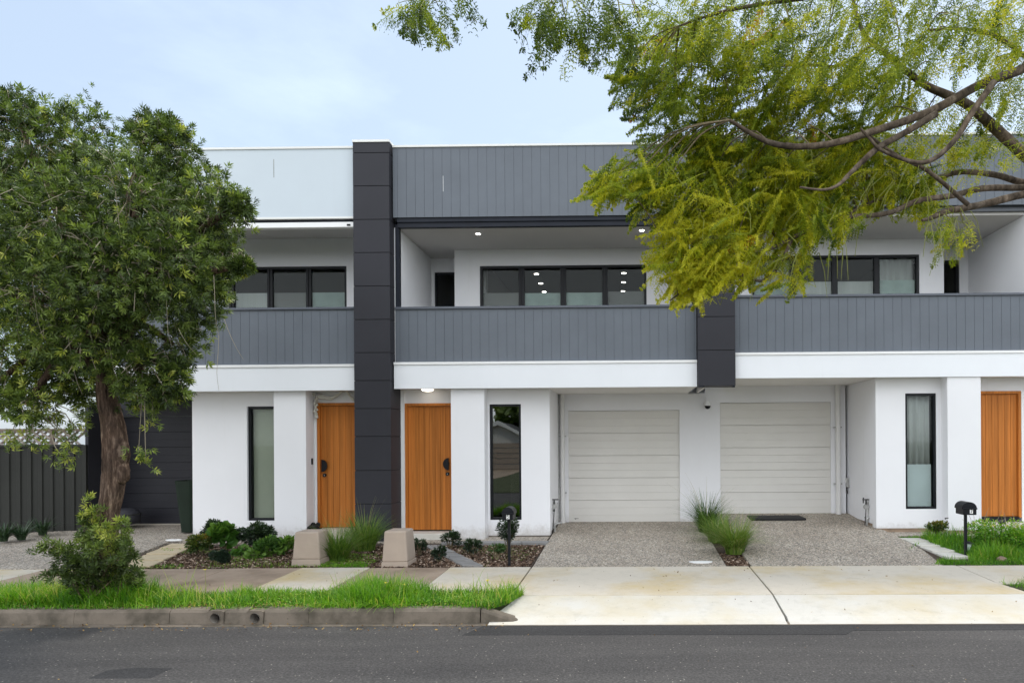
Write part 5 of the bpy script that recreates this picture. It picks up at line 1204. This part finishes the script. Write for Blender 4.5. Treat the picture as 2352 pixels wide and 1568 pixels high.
branch(1, [(2440,100),(2352,157),(2251,195),(2156,247),(2085,276),(2014,299),(1919,328),(1838,337),(1776,330),(1729,309),(1676,276)], [6.1,5.6,5.3], [30,26,24,20,17,10], fork+Vector((0,0,.9)))
branch(2, [(2150,262),(2080,304),(2014,342),(1957,394),(1925,425),(1890,436),(1838,430)], [5.55,5.2], [20,18,10,6])
branch(3, [(2283,188),(2228,266),(2199,314),(2152,361),(2104,373),(2028,347),(1999,320),(1976,295)], [5.5,5.4,5.4], [20,16,11,7])
branch(4, [(2460,450),(2352,356),(2275,285),(2218,238),(2133,200),(2085,166),(2030,120),(1990,86),(1966,30),(1950,-60)], [6.6,6.2,6.4,6.5], [36,30,20,14,9], fork+Vector((0,0,.25)))
branch(5, [(2470,440),(2352,420),(2300,405),(2266,399),(2209,395),(2156,408),(2090,435),(2010,462),(1930,500),(1850,540),(1790,562)], [6.9,6.5,6.2], [22,18,14,12,8], fork)
branch(6, [(2470,425),(2352,431),(2256,433),(2190,449),(2109,461),(2038,490),(1942,500),(1871,523),(1800,556),(1752,577),(1690,572)], [6.8,6.3,6.0,5.9], [20,18,15,13,8], fork+Vector((0,0,-.1)))
branch(7, [(2470,430),(2352,447),(2251,471),(2180,484),(2140,500),(2118,506)], [6.5,6.1], [24,22,18,8], fork+Vector((0,0,-.25)), .15)
branch(8, [(1819,549),(1795,599),(1767,637),(1743,645),(1714,635),(1653,627),(1610,642),(1570,668),(1538,690)], [5.95,5.8], [11,9,6,4])
branch(9, [(2460,170),(2352,128),(2323,105),(2289,86),(2247,71),(2190,66),(2130,70)], [6.2,6.], [16,13,10,7], fork+Vector((0,0,1.2)))
branch(10, [(2000,105),(1930,150),(1857,150),(1776,152),(1719,157),(1650,170)], [6.5,6.3], [9,8,5])
branch(11, [(2223,470),(2133,394),(2066,361),(1999,314)], [6.1,5.7], [14,11,8])
branch(12, [(2480,-60),(2300,-110),(2000,-130),(1700,-120),(1400,-90),(1200,-60),(1090,-45),(1000,-20)], [6.0,5.0,4.6], [24,20,14,9,4], fork+Vector((0,0,1.3)))
branch(13, [(2460,-20),(2250,-40),(2080,-30),(1900,-10),(1750,10),(1650,30),(1560,60)], [6.2,5.6,5.4], [20,16,12,6], fork+Vector((0,0,1.2)))
# fronds: an arching rachis with hanging pinnae, each pinna a toothed double row of leaflets
def unit(v): return v/np.maximum(1e-6, np.linalg.norm(v, axis=-1, keepdims=True))
def fronds(pos, dd, L_, tint, np_=11, pl=.27, nl=5, lw=.011, ll=.026, strip=.0042, hang=.38, sparse=.0):
    n = len(pos); d0 = unit(dd); dn = np.array([0,0,-1.]); side = unit(np.cross(d0, dn)+rng.normal(0,.35,(n,3)))
    Q = []; T = []; prev = None
    K = np_; ts = np.linspace(0,1,K+1)
    def curve(t): return pos+L_[:,None]*(d0*t+dn*(.28*t*t)+side*(.06*np.sin(t*3))[...,None] if False else d0*t+dn*(.16*t*t))
    w_ = .0028
    for k in range(K):
        a, b_ = curve(ts[k]), curve(ts[k+1]); u_ = np.tile(np.array([0,0,w_]), (n,1)); Q.append(np.stack([a-u_,b_-u_*.8,b_+u_*.8,a+u_], axis=1)); T.append(np.clip(tint+.1,0,.6))
    for k in range(K):
        t = .16+.84*k/(K-1); bp = curve(t); f = unit(d0+dn*.32*t)
        for sg in (-1,1):
            l_ = L_*pl*(math.sin(math.pi*min(.95,.34+.60*t)))*(1 if t < .8 else 1.25-t*.45)*rng.uniform(.8,1.15,n)
            pd = unit(side*sg*(1-.35*hang)+f*(.45+.3*t)+dn*hang*rng.uniform(.6,1.3,(n,1))); pe = unit(np.cross(pd, side*.4+d0)+rng.normal(0,.35,(n,3))); keep = rng.random(n) > sparse
            def pc(s): return bp+pd*(l_*s)[:,None]+dn*(l_*.22*s*s)[:,None]
            tt = np.clip(tint+.07*rng.normal(size=n)+.08*t,0,.72); tt = np.where((tint > .96) & (rng.random(n) < .6), .9, tt)
            if strip > 0:
                a, m_, c = pc(0), pc(.5), pc(1.); q1 = np.stack([a-pe*strip*.3,m_-pe*strip,m_+pe*strip,a+pe*strip*.3], axis=1); q2 = np.stack([m_-pe*strip,c-pe*strip*.2,c+pe*strip*.2,m_+pe*strip], axis=1)
                Q += [q1[keep],q2[keep]]; T += [tt[keep]]*2
            for j in range(nl):
                s_ = (j+.6)/nl; c = pc(s_)
                for s2 in (-1,1):
                    ld = unit(pe*s2*.85+pd*.62+rng.normal(0,.16,(n,3))); lx = unit(np.cross(ld, np.cross(pd,pe))+rng.normal(0,.25,(n,3))); q_ = ll*(1-.35*s_)*rng.uniform(.8,1.2,(n,1))
                    h_ = c+ld*q_*.5; wv = lx*lw*.5*(1-.3*s_); Q.append(np.stack([c,h_-wv,c+ld*q_,h_+wv], axis=1)[keep]); T.append(tt[keep])
    return np.concatenate(Q), np.concatenate(T)
QU = []; TI = []
# foliage masses: (px, py, rx, ry, Y0, Y1, n, heading in the picture deg (0 = right, 90 = down), tint)
mass = [
 (1470,400,100,38,5.2,5.9,70,165,.45),(1400,432,45,26,5.2,5.6,24,160,.5),(1560,430,110,75,5.1,6.2,150,165,.42),(1500,210,90,80,5.2,6.4,105,170,.30),(1440,175,50,45,5.2,6.,30,190,.3),
 (1600,150,120,110,5.2,6.6,170,185,.34),(1560,60,100,70,5.2,6.4,100,170,.34),(1700,60,130,80,5.0,6.6,130,110,.38),(1660,280,120,90,5.2,6.4,170,170,.36),(1560,330,80,40,5.2,6.2,60,165,.3),
 (1780,180,150,130,5.2,6.8,210,150,.36),(1900,90,150,110,5.0,6.6,190,120,.36),(1850,300,130,110,5.4,6.6,190,140,.38),(1980,230,130,110,5.4,6.8,170,130,.38),(1720,400,150,90,5.2,6.4,240,150,.5),
 (1620,520,100,70,5.4,6.2,150,160,.60),(1585,590,80,48,5.5,6.2,110,165,.68),(1610,632,66,34,5.5,6.1,66,150,.72),(1680,582,70,42,5.5,6.2,80,140,.66),(1760,485,130,66,5.3,6.4,180,130,.55),
 (1850,430,110,80,5.4,6.6,170,110,.48),(1950,400,110,90,5.6,6.8,170,100,.44),(2050,400,90,70,5.6,6.8,110,100,.46),(1900,505,90,28,5.6,6.4,44,110,.5),(1820,600,50,45,5.6,6.2,26,100,.55),
 (2060,110,120,110,5.2,6.8,130,110,.34),(2200,60,120,80,5.2,6.8,110,100,.32),(2310,80,70,90,5.4,6.8,60,110,.36),(2150,300,110,70,5.6,6.8,80,120,.42),(2290,230,70,70,5.6,6.8,40,100,.3),
 (2190,530,50,26,5.9,6.3,12,100,.5),(2240,350,90,50,5.8,6.6,26,120,.5),(1585,668,36,16,5.6,6.,12,150,.7),(2120,440,50,40,5.8,6.5,40,100,.45),(1760,640,60,20,5.6,6.1,12,120,.6),
 (1265,50,36,52,4.3,4.7,17,100,.22),(1335,58,42,46,4.3,4.8,16,85,.22),(1395,45,40,55,4.5,5.,14,90,.25),(1440,70,30,45,4.6,5.,9,80,.3),(960,40,38,36,4.5,4.8,13,95,.2),(935,25,30,22,4.5,4.9,5,150,.2),(1010,25,35,30,4.5,4.9,6,110,.2),(1230,20,30,30,4.4,4.7,6,115,.22),(1070,0,20,10,4.5,4.8,3,95,.2),
 (2350,200,160,160,5.8,7.5,90,100,.3),(2480,60,140,120,5.8,7.5,80,90,.3),(1850,-80,400,70,4.8,6.6,220,120,.36),(2250,-60,250,70,5.,7.,150,110,.34)]
anch = []
for px, py, rx, ry, Y0, Y1, n, hd, tn in mass:
    n = max(3,int(n*(.46 if py < 310 else .58))) if n > 20 else n
    a = rng.uniform(0,2*np.pi,n); rr = np.sqrt(rng.random(n)); X = px+rx*rr*np.cos(a); Yp = py+ry*rr*np.sin(a); Y0 = Y0+.55 if 1500 < px < 2330 and 150 <= py < 500 else Y0; D = rng.uniform(Y0,max(Y1,Y0+.5),n)
    pos = np.array([at(x,y,d) for x, y, d in zip(X, Yp, D)]); h = np.radians((hd if py < 150 and px < 1500 else 180-(180-hd)*.6)+rng.normal(0,42,n)); far = rng.normal(0,.45,n); h = h-np.radians(8)
    dd = np.stack([np.cos(h), far, -np.sin(h)], axis=1); dd[:,2] -= .04
    sc = rng.uniform(.24,.50,n)*(1.0 if n > 20 else .85); pos = pos-dd/np.linalg.norm(dd,axis=1,keepdims=True)*sc[:,None]*.5
    ti = np.clip(tn*.95+.02+.19*rng.normal(size=n),0,.72); red = rng.random(n) < (.006 if n > 20 else 0); ti = np.where(red, .97, ti)
    ti = ti-.12 if n <= 20 and py < 120 else ti  # overhead sprays darkened, backlit silhouette painted into their tint
    near = py < 150 or px > 2100
    if near: q_, t_ = fronds(pos, dd, sc*.95, ti, 7, .52, 6, .0115, .034, 0, .8, .22)
    else: q_, t_ = fronds(pos, dd, sc, ti)
    QU.append(q_); TI.append(t_)
    anch += [(Vector(pos[k]), (px,py)) for k in range(0, n, 3 if n > 20 else 1)]
crown = quads_obj('crown', np.concatenate(QU), np.concatenate(TI), M['leaf_jac'], jt)
# twigs joining fronds to the nearest branch
allb = [p for k in br for p in br[k]]; ab = np.array(allb); b = MB(); bz = MB(); random.seed(9)
cl = {}
for p, key in anch: cl.setdefault(key, []).append(p)
for key, ps in cl.items():
    ps = sorted(ps, key=lambda v: v.x)
    for g in range(0, len(ps), 6):
        grp = ps[g:g+6]; c = sum(grp, Vector())/len(grp); dd = np.linalg.norm(ab-np.array(c), axis=1); s = allb[int(dd.argmin())]; m_ = s.lerp(c,.5)+Vector((0,0,.05*random.random()+.12*(s-c).length))
        o, r_ = smooth([s, m_, c], [.007,.0055,.004], 4); b.tube(o, r_, 5, cap=False)
        for e in grp: mm = c.lerp(e,.5)+Vector((random.uniform(-.04,.04),random.uniform(-.04,.04),random.uniform(0,.06))); bz.tube([c, mm, e], [.0035,.003,.002], 4, cap=False)
# bare yellow-green stalks hanging from the branches
for i in range(70):
    px, py = random.choice([(1890,470),(1950,500),(1830,560),(2180,500),(2100,330),(2150,420),(1760,580),(2000,420),(1880,580)]); px += random.uniform(-60,60); py += random.uniform(-30,30); Y = random.uniform(5.6,6.2); p = at(px,py,Y); l_ = random.uniform(.12,.42); dx = random.uniform(-.22,.12)
    bz.tube([p, p+Vector((dx*.6,0,-l_*.4)), p+Vector((dx,.02,-l_))], [.0042,.0035,.002], 4, cap=False)
b.build('twigs', M['twig'], jt); bz.build('leaf_stalks', M['twig_green'], jt)

# ================================================================== ACROSS THE STREET (seen mirrored in the windows)
oh = thing('gabled_house', (-9.6,-24,0), 'cream gabled house with white barge boards across the street, seen reflected in the tall window', 'house')
xa = -9.6
def gable(b, x0, z0, x1, z1, za, y0, y1, th):
    for a, c, d in ((x0, z0, -1), (x1, z1, 1)):
        vs = [(a,y0,c),(xa,y0,za),(xa,y1,za),(a,y1,c)]; vs += [(x,y,z+th) for x, y, z in vs]; b.add(vs, [(0,1,2,3),(7,6,5,4),(0,4,5,1),(3,2,6,7),(0,3,7,4)])
b = MB(); b.yprof([(xa-3,0),(xa+2.6,0),(xa+2.6,2.0),(xa,3.3),(xa-3,2.2)], -30, -24); b.box(xa+2.6, xa+14, -31, -26, 0, 2.6); b.build('wall', M['garage_cream'], oh)
b = MB(); gable(b, xa-3.4, 2.05, xa+3.0, 1.82, 3.32, -30.3, -23.7, .1); b.xprof([(-25.5,2.55),(-28.5,3.9),(-31.5,2.55)], xa+2.7, xa+14.4); b.build('roof', M['panel_dark'], oh)
b = MB(); b.add([(xa-3.4,-23.66,1.93),(xa,-23.66,3.22),(xa+3.0,-23.66,1.70),(xa+3.0,-23.66,1.95),(xa,-23.66,3.5),(xa-3.4,-23.66,2.2)], [(0,1,4,5),(1,2,3,4)]); o = b.build('barge_board', M['trim_white'], oh); o.modifiers.new('solid','SOLIDIFY').thickness = .04
b = MB()
for k in range(5): b.box(xa-1.2,xa+2.2,-23.96,-23.92,.08+k*.38,.4+k*.38)
b.build('garage_door', M['beige'], oh)
b = MB(); b.box(-60,60,-500,-1.25,-.1,.04); struct(b.build('lawn', M['verge_soil']))
b = MB(); b.box(xa-1.2,xa+2.2,-23.9,-1.24,-.1,.06); struct(b.build('driveway', M['concrete_old']))
for k, (x, y, h, lab) in enumerate(((-19,-35,8,'tall dark tree beyond the house across the street, left of the gable'),(-9,-36,9,'tall dark tree directly behind the gable across the street'),(2,-35,8,'tall dark tree across the street, right of the gable'),(13,-34,8,'tall dark tree across the street, behind the camera at right'))):
    t = thing('street_tree', (x,y,0), lab, 'tree', 'trees across the street'); n = 2600
    cs = rdir(12)*rng.uniform(.3,.8,(12,1)); kk = rng.integers(0,12,n); u = cs[kk]+rdir(n)*.5*rng.random((n,1))**.4
    pos = np.array([x,y,h*.38])+u*np.array([5.2,3.6,h*.30]); quads_obj('crown', instance(BROAD, pos, rdir(n), rng.uniform(0,6,n), rng.uniform(.45,.8,n)), np.repeat(np.clip(.3+.2*u[:,2],0,1), 3), M['leaf_left'], t)
    b = MB(); b.tube([(x,y,-.1),(x+.1,y,h*.3),(x,y,h*.6)], [.3,.22,.1], 10); b.build('trunk', M['bark_left'], t)
